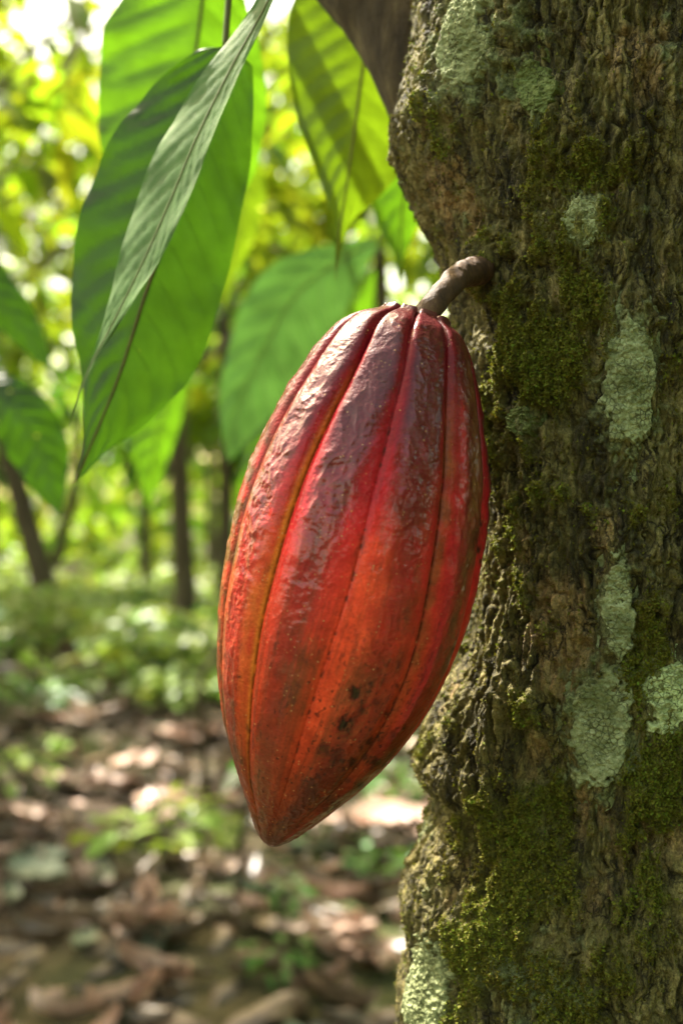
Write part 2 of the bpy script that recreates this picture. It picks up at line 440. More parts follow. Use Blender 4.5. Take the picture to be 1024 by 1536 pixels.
# masks and fine relief
def pxmask(items):
    mk = np.zeros_like(PH)
    for (x, y, sx, sy, v) in items:
        p0, z0 = px_to_trunk(x, y); k = .50/F
        mk = np.maximum(mk, v*np.exp(-((PH-p0)*.085/(sx*k))**2-((ZZ-z0)/(sy*k))**2))
    return mk
w1 = fbm(Xm/16, Ym/16, Zm/16, 3)*4
low = fbm(Xm/30+7, Ym/30, Zm/34, 4)
Zw = Zm/36+.30*w1/4; Xw = (Xm+w1)/7.0; Yw = (Ym+w1)/7.0
rid = 1-np.abs(perlin(Xw, Yw, Zw)); rid = rid**3
rid2 = 1-np.abs(perlin(Xw*2.1+5, Yw*2.1, Zw*2.4)); rid2 = rid2**3
med = fbm((Xm+w1)/9, (Ym+w1)/9, (Zm)/20, 4)
fine = fbm(Xm/2.6, Ym/2.6, Zm/5.5, 4, .6)
moss_k = pxmask([(722, 392, 22, 22, .9), (800, 480, 150, 170, 1.0), (740, 620, 70, 220, .8), (860, 220, 110, 90, .75), (980, 760, 80, 120, .6), (700, 1060, 70, 120, .35), (780, 1000, 60, 180, .5),
                 (760, 1290, 180, 130, .9), (800, 1470, 210, 90, 1.0), (980, 1180, 60, 80, 1.0), (1000, 250, 40, 140, .4), (630, 1150, 40, 60, .7), (620, 1370, 40, 60, .6), (840, 1180, 60, 80, .3), (620, 160, 40, 40, .5), (970, 950, 40, 90, .8), (960, 1330, 70, 60, .5), (620, 1010, 60, 80, .2)])
tan_k = pxmask([(640, 260, 40, 90, .55), (690, 290, 25, 110, .6), (850, 400, 18, 90, .7), (840, 440, 25, 50, .6), (770, 820, 70, 60, .35), (830, 940, 45, 110, .75), (900, 790, 60, 40, .55), (870, 1210, 16, 70, .8), (900, 1190, 14, 50, .6), (970, 1270, 55, 60, .55),
                (960, 90, 60, 110, .5), (930, 260, 40, 60, .35), (690, 1300, 40, 100, .35), (660, 1060, 30, 80, .35), (800, 1100, 30, 80, .45), (920, 1340, 60, 40, .4), (1000, 420, 14, 60, .4)])
crust_k = pxmask([(640, 60, 26, 90, .55), (740, 90, 60, 90, .6), (690, 140, 40, 40, .5), (770, 45, 60, 50, .55), (700, 330, 60, 30, .35), (790, 1490, 110, 90, .55), (1000, 60, 30, 80, .4), (980, 330, 30, 50, .3), (640, 1230, 30, 60, .5), (660, 1080, 30, 60, .3), (630, 1360, 30, 50, .35), (820, 1380, 90, 60, .3), (670, 110, 60, 120, .35), (985, 1000, 70, 90, .3)])
moss = sstep(.30, .86, moss_k*.85+low*.60+med*.42+fine*.08)
tanm = sstep(.28, .62, tan_k+fbm(Xm/12, Ym/12, Zm/26, 4)*.45)*(1-moss*.75)
for (x, y, a, b, rot, mt, th, lab) in LICH:
    crust_k = np.maximum(crust_k, pxmask([(x, y, a*1.35, b*1.25, .62)]))
crust = sstep(.30, .62, crust_k+fbm(Xm/9+3, Ym/9, Zm/9, 4)*.42)*(1-.3*moss)
front = sstep(-.1, .0, ZZ-.70)*sstep(-.1, 0, 1.30-ZZ)
fl = fbm(Xm/2.2, Ym/1.7, Zm/1.7, 3, .6)
det = ((-rid*.0048-rid2*.0026)*(1-.5*moss)*(1-.5*crust)+med*.0027+fine*(.0011+.0005*moss))*(1-.42*wl)+moss*(.0012+np.abs(fl)*.0026)+crust*(.0006+fbm(Xm/3.2, Ym/3.2, Zm/3.2, 3, .6)*.0009)
lmask = np.zeros_like(PH)
lpos = []
for (x, y, a, b, rot, mt, th, lab) in LICH:
    p0, z0 = px_to_trunk(x, y); R0 = float(rbilin(RS, p0, z0))
    depth = AY-math.cos(p0-A0)*R0
    # tangential metres per pixel: account for the foreshortening of the surface
    cosv = max(math.cos(p0), .35)
    ma, mb = a*depth/F/cosv, b*depth/F
    lpos.append((p0, z0, R0, ma, mb))
    du = (PH-p0)*R0; dz = ZZ-z0; c, s = math.cos(rot), math.sin(rot)
    q = np.sqrt(((du*c+dz*s)/ma)**2+((-du*s+dz*c)/mb)**2)
    lmask = np.maximum(lmask, 1-sstep(.75, 1.15, q))
det = det*(1-.62*lmask)
R = RS+det
TX = AX+np.sin(PH-A0)*R; TY = AY-np.cos(PH-A0)*R
tv = np.stack([TX, TY, ZZ], -1).reshape(-1, 3)
tree = thing('cacao_tree', 'thick mossy tree trunk with pale lichen patches, the red pod growing from its bark', 'tree', (AX, AY, 0))
trunk = build('trunk', tv, grid_faces(len(zs), len(ph), True), MAT['trunk'], tree,
              attrs={'moss': moss, 'tan': tanm, 'crust': crust})

def trunk_pt(phi, z, off=0.0, A=None):
    r = rbilin(RS if A is None else A, phi, z)+off
    return np.stack([AX+np.sin(phi-A0)*r, AY-np.cos(phi-A0)*r, z+0*phi], -1)

for k, ((x, y, a, b, rot, mt, th, lab), (p0, z0, R0, ma, mb)) in enumerate(zip(LICH, lpos)):
    nr, na = 90, 200
    q = np.linspace(0, 1, nr)[:, None]; an = np.linspace(0, 2*np.pi, na, endpoint=False)[None, :]
    ca, sa = np.cos(an), np.sin(an)
    u = ma*q*1.4*ca; v = mb*q*1.4*sa
    c, s = math.cos(rot), math.sin(rot)
    du = u*c-v*s; dz = u*s+v*c
    phi = p0+du/R0; zz = z0+dz
    Ux, Uy, Uz = du*1000, 0*du+k*31.0, dz*1000
    crk = fbm(Ux/3.4, Uy, Uz/2.7, 4, .6)*.0011+(1-np.abs(perlin(Ux/5+4, Uy, Uz/3.4)))**4*.0009+fbm(Ux/1.2, Uy, Uz/1.0, 2)*.0003
    sh = 1-q*1.4+.30*fbm(Ux/9+k, Uy, Uz/9, 3)+.13*fbm(Ux/2.6, Uy+5, Uz/2.6, 3, .6)
    edge = np.clip(sh/.16, 0, 1)**.8
    off = -.0045+(th*.25+.0044)*edge+crk*.75-.004*np.clip(-sh, 0, 1)
    pt = trunk_pt(phi, zz, off)
    o = build('lichen_patch', pt.reshape(-1, 3), grid_faces(nr, na, True), MAT[mt], tree,
              attrs={'rim': (np.exp(-((sh-.02)/.10)**2)*.75).ravel()})
    o['label'] = lab

# moss leaflets: one soft coat, sampled where the moss mask is high
wgt = (moss**1.5*front*(PH < math.radians(70))*(PH > math.radians(-100))*(1-lmask)).copy()
wgt[:, 720:] = 0; wgt = np.clip(wgt+.03*front*(PH < math.radians(70))*(1-lmask), 0, 1); wgt[:, 720:] = 0
pr = wgt.ravel()/wgt.sum()
NM = 120000
idx = rng.choice(len(pr), NM, p=pr)
c0 = tv[idx]; pp = PH.ravel()[idx]
nrm = np.stack([np.sin(pp-A0), -np.cos(pp-A0), 0*pp], 1)
d = nrm*rng.uniform(.05, .75, (NM, 1))+rng.normal(size=(NM, 3))*.75+np.array([0, 0, .15]); d /= np.linalg.norm(d, axis=1)[:, None]
sd_ = np.cross(d, rng.normal(size=(NM, 3))); sd_ /= np.linalg.norm(sd_, axis=1)[:, None]
ln = .0005+.0014*rng.random((NM, 1))**2.2; wd = ln*rng.uniform(.25, .42, (NM, 1))
c0 = c0+nrm*.0002
mv = np.stack([c0-sd_*wd*.4, c0+d*ln*.5-sd_*wd, c0+d*ln, c0+d*ln*.5+sd_*wd], 1).reshape(-1, 3)
mf = np.arange(NM*4).reshape(-1, 4)
mo = build('moss', mv, mf, MAT['moss'], tree, smooth=False, attrs={'var': np.repeat(np.clip(rng.normal(.45, .28, NM)+.35*low.ravel()[idx], 0, 1.4), 4)})
mo['kind'] = 'stuff'

# dark branch forking off behind the swelling
bp = [P(735, 330, .60), P(684, 215, .60), P(636, 120, .605), P(586, 30, .615), P(514, -56, .63), P(430, -160, .66), P(330, -300, .70), P(200, -420, .78)]
v, f = tube(bp, [.024, .0235, .0225, .0215, .0205, .018, .014, .009], 40, 90, .07, 3)
build('branch', v, f, MAT['bark_dark'], tree)
# twig that carries the hanging leaves
tw = [P(470, -100, .64), P(400, -130, .60), P(320, -150, .56), P(220, -160, .56)]
v, f = tube(tw, [.006, .005, .004, .003], 12, 30, .1, 5)
build('twig', v, f, MAT['bark_dark'], tree)
tw2 = [P(640, -20, .66), P(640, 60, .74), P(615, 120, .80), P(590, 210, .86)]
v, f = tube(tw2, [.006, .005, .004, .003], 12, 30, .1, 8)
build('twig', v, f, MAT['bark_dark'], tree)
tw3 = [P(200, -420, .78), P(240, -300, 1.1), P(300, -100, 1.5), P(330, 60, 1.8)]
v, f = tube(tw3, [.009, .007, .006, .004], 12, 30, .1, 8)
build('twig', v, f, MAT['bark_dark'], tree)

# ------------------------------------------------------------------ the pod
Lp = [(590, 463), (560, 465), (530, 473), (500, 490), (472, 520), (450, 553), (425, 592), (400, 640), (380, 685), (362, 735), (350, 780), (340, 830), (331, 890), (327, 950), (327, 1000), (331, 1050), (340, 1100), (352, 1145), (366, 1185), (378, 1225), (386, 1248), (394, 1261), (402, 1268)]
Rp = [(640, 477), (668, 494), (694, 514), (708, 545), (717, 590), (723, 630), (729, 680), (732.5, 735), (728, 790), (720, 850), (708, 905), (692, 960), (672, 1010), (645, 1060), (615, 1105), (580, 1147), (545, 1180), (500, 1215), (465, 1240), (440, 1258), (422, 1267), (412, 1269.5)]
Tp = np.array([626., 468.]); Bp = np.array([406., 1270.])
Lax = np.linalg.norm(Bp-Tp); ax = (Bp-Tp)/Lax; ex = np.array([ax[1], -ax[0]])
def sw(p): r = np.asarray(p, float)-Tp; return r@ax, r@ex
ls, lw = sw(Lp); rs, rw = sw(Rp)
o1 = np.argsort(ls); o2 = np.argsort(rs)
srow = []
NS = 900
s_in = np.array([34, 24, 15, 8.5]); rho_in = np.array([3, 12, 22, 36])     # dimple round the stem
smain = 6+(Lax-6)*(1-np.cos(np.linspace(.03, np.pi, NS)))/2
smain = smain[smain > 6.0]
lwid = -np.interp(smain, np.concatenate([[4], ls[o1][1:], [Lax]]), np.concatenate([[-50], lw[o1][1:], [0]]))
rwid = np.interp(smain, np.concatenate([[4], rs[o2][1:], [Lax]]), np.concatenate([[50], rw[o2][1:], [0]]))
def smooth1(a, k):
    kk = np.hanning(k); kk /= kk.sum(); return np.convolve(np.pad(a, k//2, mode='edge'), kk, 'valid')[:len(a)]
rho = np.maximum((lwid+rwid)/2, .3); cen = (rwid-lwid)/2
endw = sstep(Lax, Lax-30, smain)
rho_s = smooth1(rho, 41); cen_s = smooth1(cen, 61)*endw*sstep(0, 40, smain)
rho = rho_s*endw+rho*(1-endw); rho[-1] = .05
si = np.linspace(0, 1, 26)
s_all = np.concatenate([np.interp(si, np.linspace(0, 1, 5), [40, 26, 14, 7.5, smain[0]])[:-1], smain])
r_all = np.concatenate([np.interp(si, np.linspace(0, 1, 5), [4, 13, 24, 36, rho[0]])[:-1], rho])
c_all = np.concatenate([np.zeros(25), cen_s])
NR = len(s_all); NA = 900
# furrow polylines in photo pixels
FUR = {-1: [(578, 478), (548, 525), (520, 580), (490, 635), (460, 700), (432, 780), (410, 860), (395, 920), (385, 990), (378, 1080), (380, 1180), (392, 1240)],
       0: [(618, 486), (604, 555), (580, 645), (558, 730), (535, 830), (508, 920), (478, 1010), (447, 1110), (425, 1190), (408, 1240)],
       1: [(666, 512), (664, 600), (660, 690), (652, 780), (638, 870), (612, 985), (570, 1080), (522, 1150), (455, 1220), (425, 1250)]}
sg = np.linspace(0, Lax, 120)
fang = {}
for k, pl in FUR.items():
    s_, w_ = sw(pl)
    r_ = np.interp(s_, s_all[25:], rho); c_ = np.interp(s_, s_all[25:], cen_s)
    a_ = np.arcsin(np.clip((w_-c_)/r_, -.97, .97))
    fang[k] = smooth1(np.interp(sg, s_, a_), 15)
step = math.radians(35)
keys = np.zeros((120, 11))
for i in range(120):
    a, b, c = fang[-1][i], fang[0][i], fang[1][i]
    lo = a-max(min(step*1.0, 1.2), .5); hi = c+step*1.05
    rest = (2*math.pi-(hi-lo))/6
    row = [lo, a, b, c, hi]+[hi+rest*(q+1) for q in range(6)]
    keys[i] = row
ANG = np.concatenate([np.linspace(-1.75, 1.75, 720), np.linspace(1.75, 2*np.pi-1.75, 180)[1:-1]]); NA = len(ANG)
SS = s_all[:, None]+0*ANG[None]; AA = ANG[None, :]+0*SS
PHS = np.zeros_like(SS)
for i in range(NR):
    kr = np.array([np.interp(s_all[i], sg, keys[:, j]) for j in range(11)])
    lo = kr[0]; am = np.mod(ANG-lo, 2*np.pi)+lo
    PHS[i] = np.interp(am, kr, np.arange(11))
vv = SS/Lax
RHO = r_all[:, None]+0*AA
fr = np.abs(PHS-np.round(PHS))                    # 0 at a furrow, .5 at a crest
sn = np.sin(np.pi*fr)
near = np.round(PHS).astype(int) % 10
prim = np.array([1.0, 1.1, .42, .85, .8, 1.1, .8, 1.1, .8, 1.1])[near]
hgt = 1-(1-sn)**np.interp(vv, [-.1, 0, .05, .2, .5], [3.4, 4.6, 4.2, 3.0, 2.4])                               # round lobes with a v-shaped furrow
depth = np.interp(vv, [-.1, 0, .02, .06, .14, .3, .55, .75, .9, .97, 1], [.10, .20, .22, .17, .10, .080, .060, .052, .06, .05, .0])
inner = np.arange(NR) < 25
prof = 1-depth*prim*(1-hgt)
Xp, Yp, Zp = np.sin(AA)*RHO, np.cos(AA)*RHO, SS
crestw = sstep(.06, .34, fr)
ridge_id = np.floor(PHS)
wz = fbm(Xp/60, Yp/60, Zp/90, 2)
# a long narrow keel and wrinkles on the ridge backs
wr = fbm((Xp+.5*Zp*0)/36+ridge_id*3.1, Yp/36, Zp/34+wz*.6, 3, .42)
wr2 = (1-np.abs(perlin(Xp/17+ridge_id*5.2, Yp/17, Zp/30+wz)))**2.5
upper = np.interp(vv, [0, .05, .45, .62, .85, 1], [.6, 1, 1, .60, .55, .7])
fw_ = fbm(Xp/16+ridge_id, Yp/16, Zp/5.5+wz, 3, .6)*sstep(-.2, .5, fbm(Xp/30, Yp/30, Zp/50+4, 3))
midw = np.interp(vv, [.1, .2, .42, .55], [.3, 1, 1, .2])
wrk = crestw*upper*(wr*(1.7+1.2*midw)+wr2*(.8+.6*midw)+fw_*.7)+.55*fbm(Xp/30, Yp/30, Zp/36, 3)*(.5+.5*crestw)+.28*fbm(Xp/6.5, Yp/6.5, Zp/6.5, 3, .6)*(.5+.5*upper)
tipw = np.interp(vv, [0, .82, .95, 1], [0, 0, 1, .5])
wrk = wrk+tipw*(1-np.abs(perlin(Xp/9, Yp/9, Zp/26)))**2*2.0
rib_sh = 2.4*np.exp(-((fr-.33)/.05)**2)*np.interp(vv, [.1, .3, .7, .9], [0, .6, .8, .2])   # faint shoulder line along each ridge
groove = -3.0*np.where(near == 2, .35, 1.0)*np.exp(-(fr/.014)**2)*np.interp(vv, [0, .1, .2, .85, .95], [0, .3, 1, .8, 0])
rad = RHO*prof+(wrk+rib_sh*.35+groove)*np.clip(RHO/40, 0, 1)
# lobes stand up a little round the dimple
lift = np.where(SS < 60, (hgt-.45)*np.interp(SS, [0, 8, 20, 60], [7, 9, 7, 0])*np.clip(RHO/40, 0, 1), 0)
SSp = SS-lift
sc = DP/F
cw = c_all[:, None]+np.sin(AA)*rad
px = Tp[0]+ax[0]*SSp+ex[0]*cw; py = Tp[1]+ax[1]*SSp+ex[1]*cw
dep = DP-np.cos(AA)*rad*sc
# exact perspective: the silhouette slices were measured at the axis distance
PX = (px-512)/F*DP; PZ = CAMZ-(py-HY)/F*DP
pv = np.stack([PX, dep, PZ], -1)
# pigment ---------------------------------------------------------------
nA = fbm(Xp/70+9, Yp/70, Zp/110, 4); nB = fbm(Xp/22, Yp/22, Zp/40, 4); nC = fbm(Xp/7, Yp/7, Zp/9, 3)
def lerp(a, b, t):
    return np.asarray(a)*(1-t[..., None])+np.asarray(b)*t[..., None]
cr = np.clip(sstep(.03+.14*sstep(.15, .5, vv), .24+.22*sstep(.15, .5, vv), fr)+nB*.22, 0, 1)
vn = np.clip(vv+nA*.05, 0, 1)
c_valley = np.zeros(SS.shape+(3,)); c_crest = np.zeros(SS.shape+(3,))
vk = [0, .1, .25, .4, .55, .7, .85, 1]
val_c = [(.13, .012, .012), (.19, .008, .011), (.31, .009, .013), (.60, .020, .022), (.64, .050, .020), (.52, .056, .014), (.28, .046, .010), (.12, .032, .010)]
cre_c = [(.085, .018, .016), (.085, .007, .010), (.110, .006, .010), (.22, .009, .011), (.36, .018, .012), (.30, .030, .009), (.16, .030, .008), (.09, .026, .008)]
for q in range(3):
    c_valley[..., q] = np.interp(vn, vk, [a[q] for a in val_c]); c_crest[..., q] = np.interp(vn, vk, [a[q] for a in cre_c])
pig = lerp(c_valley, c_crest, cr)
am = np.mod(AA+np.pi, 2*np.pi)-np.pi
# yellow to orange glow of ripening along the first furrow and on the lower left
fA = np.exp(-((PHS-.975)/.042)**2)*np.interp(vv, [.12, .25, .38, .6, .75, .9], [0, .5, .9, 1, .6, .1])
pig = lerp(pig, (.72, .28, .022), np.clip(fA*(.95+.4*nB), 0, .9))
fA2 = np.exp(-((PHS-.86)/.12)**2)*np.interp(vv, [.3, .45, .58, .72, .85], [0, .3, .75, .4, 0])
pig = lerp(pig, (.60, .17, .022), np.clip(fA2*(1.0+.8*nB), 0, .9))
# olive brown left flank, brown ochre ridge on the right
PW = np.where(PHS > 7, PHS-10, PHS)
lf = sstep(.50, .10, PW)*np.interp(vv, [.05, .2, .4, .9, 1], [0, .25, .85, .9, .5])
pig = lerp(pig, (.085, .046, .010), np.clip(lf*(.9+.9*nB), 0, .92))
lf2 = np.exp(-((PW-.06)/.05)**2)*np.interp(vv, [.1, .3, .8, .95], [0, .8, .8, 0]); pig = lerp(pig, (.27, .22, .035), np.clip(lf2*(.6+nB), 0, .8))
rt = np.exp(-((PHS-3.62)/.20)**2)*np.interp(vv, [.03, .12, .5, .75, .9], [.2, .8, .85, .5, .2]); pig = lerp(pig, (.17, .070, .016), np.clip(rt*(1+.9*nB), 0, .9))
rt2 = np.exp(-((PHS-3.03)/.11)**2)*np.interp(vv, [.08, .25, .6, .75], [0, .7, .6, .1]); pig = lerp(pig, (.26, .085, .018), np.clip(rt2*(1+nB), 0, .8))
rt3 = np.exp(-((PHS-2.76)/.16)**2)*np.interp(vv, [.2, .45, .75, .9], [0, .5, .6, .3]); pig = lerp(pig, (.25, .050, .012), np.clip(rt3*(1+.8*nB), 0, .8))
og = np.exp(-((PHS-2.2)/.24)**2)*np.interp(vv, [.35, .48, .68, .85], [0, 1, .9, 0]); pig = lerp(pig, (.88, .105, .026), np.clip(og*(.9+.6*nB), 0, .8))
r2 = np.exp(-((PHS-1.5)/.22)**2)*np.interp(vv, [.5, .7, .95], [0, .35, .6]); pig = lerp(pig, (.20, .045, .014), np.clip(r2*(.9+.9*nB), 0, .85))
rr = np.exp(-((PHS-3.27)/.10)**2)*np.interp(vv, [.08, .2, .6, .8], [0, .8, .85, .2]); pig = lerp(pig, (.47, .022, .022), np.clip(rr, 0, .85))
stk = fbm(PHS*7+3, vv*2.2, 0*vv, 4, .6); stk2 = fbm(PHS*16+3, vv*5, 0*vv+4, 3, .6)
pig = lerp(pig, (.17, .040, .012), np.clip(sstep(.05, .6, stk+.25*stk2)*np.interp(vv, [.1, .4, .7, 1], [.10, .25, .5, .8]), 0, .6))
pig = lerp(pig, (.11, .050, .014), np.clip(sstep(.15, .7, nA*.7+nB*.5+stk2*.3)*np.interp(vv, [.3, .6, .8, 1], [0, .35, .8, .8]), 0, .7))
pig = lerp(pig, (.045, .012, .008), np.clip(sstep(.25, .75, nC*.5+nB*.6+stk2*.4)*np.interp(vv, [0, .3, .7, 1], [.35, .25, .5, .7]), 0, .6))
# scurfy pale corky wear on the ridge backs
sc_w = sstep(.55, .95, crestw*.75+nC*.45+nB*.5)*np.interp(vv, [0, .08, .4, .6, 1], [.7, .6, .35, .2, .35]); pig = lerp(pig, (.21, .085, .050), sc_w*.22)
# dry seam hairline
seam = np.exp(-(fr/.017)**2)*np.interp(vv, [.1, .22, .8, .93], [0, .8, .85, 0])*sstep(-.25, .15, fbm(Xp/30, Yp/30, Zp/14, 3)+.25*(near == 1)+.2*(near == 3)-.32*(near == 2))
pig = lerp(pig, (.030, .016, .006), np.clip(seam, 0, .92))
# dark blemishes, photo pixels
bl = np.zeros_like(SS); halo = np.zeros_like(SS)
for (bx, by, br, st) in [(552, 1002, 4, .7), (575, 1050, 4, .7), (590, 1010, 3, .6), (540, 1040, 4, .7), (585, 1085, 5, .6), (550, 1090, 5, .8), (600, 1075, 3, .7), (515, 1130, 4, .7), (480, 1140, 5, .6), (575, 1135, 4, .7), (460, 1180, 6, .5), (531, 1015, 8, 1), (516, 1062, 9, 1), (488, 1098, 8, .7), (525, 1055, 5, .8), (560, 1030, 5, .5), (566, 985, 5, .4), (528, 1120, 7, .8), (545, 1115, 5, .7), (560, 1125, 9, .8), (540, 1165, 7, .8),
                         (520, 1150, 5, .6), (505, 1110, 12, .5), (470, 1165, 16, .4), (500, 1150, 22, .35), (570, 1095, 24, .3), (545, 990, 16, .25), (712, 785, 6, .8), (711, 822, 5, .9), (706, 800, 12, .4), (716, 840, 3, .8), (446, 1200, 12, .4), (495, 1190, 15, .4)]:
    dd = np.hypot((px-bx)/br, (py-by)/(br*1.25))+nC*.55+nB*.2
    bl = np.maximum(bl, st*(1-sstep(.35, 1.35, dd))*(np.cos(AA) > 0)); halo = np.maximum(halo, st*(1-sstep(.6, 3.0, dd+nB*.6))*(np.cos(AA) > 0))
pig = lerp(pig, (.13, .024, .008), np.clip(halo*.75, 0, .8)); pig = lerp(pig, (.018, .007, .004), np.clip(bl, 0, 1))
dent = (bl > .75)*.0
tipd = sstep(.955, 1, vv); pig = lerp(pig, (.06, .030, .012), tipd*.7)
topb = sstep(.025, 0, vv)*.4; pig = lerp(pig, (.13, .065, .035), topb)
spk = sstep(.62, .80, fbm(Xp/8+40, Yp/8, Zp/10, 3, .6)+.35*np.exp(-((PHS-2.6)/.7)**2)-.1)*np.interp(vv, [.5, .68, .85, 1], [0, .75, .8, .3])
pig = lerp(pig, (.035, .011, .005), np.clip(spk, 0, .85))
pig = np.clip(pig*np.array([.90, .72, 1.0]), .003, .85)
wax = np.clip(crestw*upper*.9+.15, 0, 1)
rad_b = bl*1.6*sc
pv[..., 1] += rad_b*np.cos(AA)
pod = thing('cocoa_pod', 'ripe red and orange ribbed cocoa pod hanging from the mossy trunk', 'cocoa pod', P(626, 480, DP))
build('husk', pv.reshape(-1, 3), grid_faces(NR, NA, True)[:, ::-1], MAT['pod'], pod, colattr={'pig': pig}, attrs={'wax': wax})
q0, z0 = px_to_trunk(704, 398)
hit = trunk_pt(np.array([q0]), np.array([z0]), -.009)[0]
sp = [P(610, 508, DP+.004), P(634, 478, DP), P(655, 450, DP+.004), P(675, 428, DP+.012), P(690, 413, DP+.026), hit]
v, f = tube(sp, [.0056, .0047, .0046, .0050, .0056, .0060], 64, 150, .11, 11)
build('stem', v, f, MAT['stem'], pod)

# ------------------------------------------------------------------ large near leaves
def leaf_mesh(spine, wl_, wr_, aL=0., aR=0., nveins=11, quilt=.0011, curl=0., NT=170, NU=27, seed=0, dtw=0.):
    """spine: world points base->tip; wl_/wr_: projected half widths (m) along the length (image-left of travel / right);
    aL, aR: how far each half turns away from the camera"""
    c = catmull(spine, NT); t = np.linspace(0, 1, NT)
    T = np.gradient(c, axis=0); T /= np.linalg.norm(T, axis=1)[:, None]
    Lw = np.interp(t, np.linspace(0, 1, len(wl_)), wl_); Rw = np.interp(t, np.linspace(0, 1, len(wr_)), wr_)
    Lw = smooth1(Lw, 15); Rw = smooth1(Rw, 15)
    e = np.minimum(1, (1-t)/.03)**.7*np.minimum(1, t/.015)**.6; Lw = Lw*e; Rw = Rw*e
    side = np.stack([-T[:, 2], 0*t, T[:, 0]], 1); side /= np.linalg.norm(side, axis=1)[:, None]      # picture-plane normal of travel
    # travel down: side points ... make +side image right
    side = side*np.sign(side[:, :1]+1e-9)
    u = np.linspace(-1, 1, NU)
    v = np.zeros((NT, NU, 3)); vein = np.zeros((NT, NU))
    dpt = np.array([0, 1.0, 0])
    for j, uu in enumerate(u):
        au = abs(uu); W = Rw if uu > 0 else Lw; a = aR if uu > 0 else aL; sg_ = 1 if uu > 0 else -1
        lat = W*au
        p = c+side*(sg_*lat)[:, None]
        dz_ = lat*math.tan(a)+curl*W*au**2
        p = p+dpt*dz_[:, None]
        phase = nveins*(t-.10*au-.06*au**2)+(.5 if uu > 0 else 0)
        fr_ = np.abs(phase-np.round(phase))
        wv = fbm(t*9+seed, uu*1.5+0*t, 0*t+seed*3.1, 3)
        h = quilt*(np.sin(np.pi*np.minimum(fr_*2, 1)*.5)**.8)*np.minimum(1, au*4)*(1-au**3*.7)*np.minimum(1, W/.02)
        edgew = .0022*np.sin(t*31+uu*2+seed)*au**4*np.minimum(1, W/.02)+.0016*wv*au**2
        tert = .00022*perlin(t*70, uu*9+0*t, 0*t+seed)
        p = p-dpt*(h+edgew+tert)[:, None]
        vein[:, j] = np.maximum(np.exp(-(fr_/.055)**2)*np.minimum(1, au*9)*(1-.55*au), np.exp(-(lat/.0011)**2))+.16*np.clip(perlin(t*60, uu*14+0*t, 0*t)*2, 0, 1)
        v[:, j] = p
    return c, v.reshape(-1, 3), grid_faces(NT, NU), np.clip(vein, 0, 1).ravel()

def big_leaf(label, pts, wl_, wr_, mat, pet, group='large leaves hanging round the pod', rib=.0011, midmat='midrib', **k):
    """pts: list of (x, y, d); widths in photo px at the local distance; pet: petiole points (x, y, d) from twig to blade"""
    sp_ = [P(*q) for q in pts]; dm = np.mean([q[2] for q in pts])
    root = thing('cacao_leaf', label, 'leaf', P(*pet[0]), group)
    c, v, f, vein = leaf_mesh(sp_, np.array(wl_)*dm/F, np.array(wr_)*dm/F, **k)
    build('blade', v, f, MAT[mat], root, attrs={'vein': vein})
    n = 60; cc = c[np.linspace(0, len(c)-1, n).astype(int)]
    vv_, ff = tube(cc, [rib, rib*.8, rib*.55, rib*.3], 8, n)
    build('midrib', vv_, ff, MAT[midmat], root)
    vv_, ff = tube([P(*q) for q in pet]+[sp_[0]], [.0019, .0017, .0016], 8, 24)
    build('petiole', vv_, ff, MAT['petiole'], root)
    return root

MAT['leaf_green'] = leaf_material('deep_green_leaf', (.026, .072, .008), (.028, .076, .0025), .7, .40, .4, .55, 30, spots=((.55, .62, .05), 55, .74))
MAT['leaf_bright'] = leaf_material('bright_green_leaf', (.042, .105, .010), (.085, .20, .005), .7, .40, .4, .6, 30)
MAT['leaf_yellow'] = leaf_material('yellow_green_leaf', (.085, .135, .010), (.11, .185, .004), .72, .45, .35, .62, 40, spots=((.75, .75, .10), 70, .75))
MAT['leaf_grey'] = leaf_material('grey_green_leaf', (.070, .165, .032), (.05, .12, .010), .75, .5, .22, .25, 60)
MAT['leaf_dull'] = leaf_material('dull_blue_green_leaf', (.085, .18, .075), (.06, .15, .02), .6, .30, .6, .3, 22)
MAT['midrib'] = mat_simple('leaf_midrib', [(.3, (.12, .12, .02)), (.7, (.20, .19, .045))], 200, .6, (1, 1, 1), .2, .0005)
MAT['midrib_brown'] = mat_simple('brown_leaf_midrib', [(.3, (.07, .05, .018)), (.7, (.13, .10, .035))], 200, .6, (1, 1, 1), .2, .0005)
MAT['petiole'] = mat_simple('leaf_petiole', [(.3, (.06, .07, .02)), (.7, (.11, .12, .035))], 150, .6, (1, 1, 1), .2, .0005)

# broad upper leaf behind the folded one
big_leaf('broad bright green leaf at the top, partly hidden behind the folded leaf',
         [(314, -70, .75), (304, 0, .755), (292, 90, .76), (276, 180, .765), (252, 280, .77), (225, 370, .775)],
         [60, 120, 150, 150, 142, 134, 110, 70, 0], [40, 62, 90, 108, 116, 118, 105, 70, 0], 'leaf_bright', [(318, -150, .56), (319, -112, .66)],
         aL=.25, aR=.35, nveins=9, quilt=.0022, seed=1, midmat='midrib_brown')
# long lower leaf, its tip pointing down
big_leaf('long drooping dark green leaf with its tip pointing down left of the pod',
         [(338, 70, .585), (310, 180, .588), (270, 300, .59), (222, 430, .595), (180, 560, .60), (140, 660, .605), (112, 728, .61)],
         [28, 96, 130, 142, 146, 136, 116, 84, 42, 12, 0], [40, 60, 76, 88, 98, 106, 108, 98, 64, 24, 0], 'leaf_green', [(330, -148, .56), (345, -60, .58)],
         aL=.30, aR=.25, nveins=13, quilt=.0016, seed=2, midmat='midrib_brown')
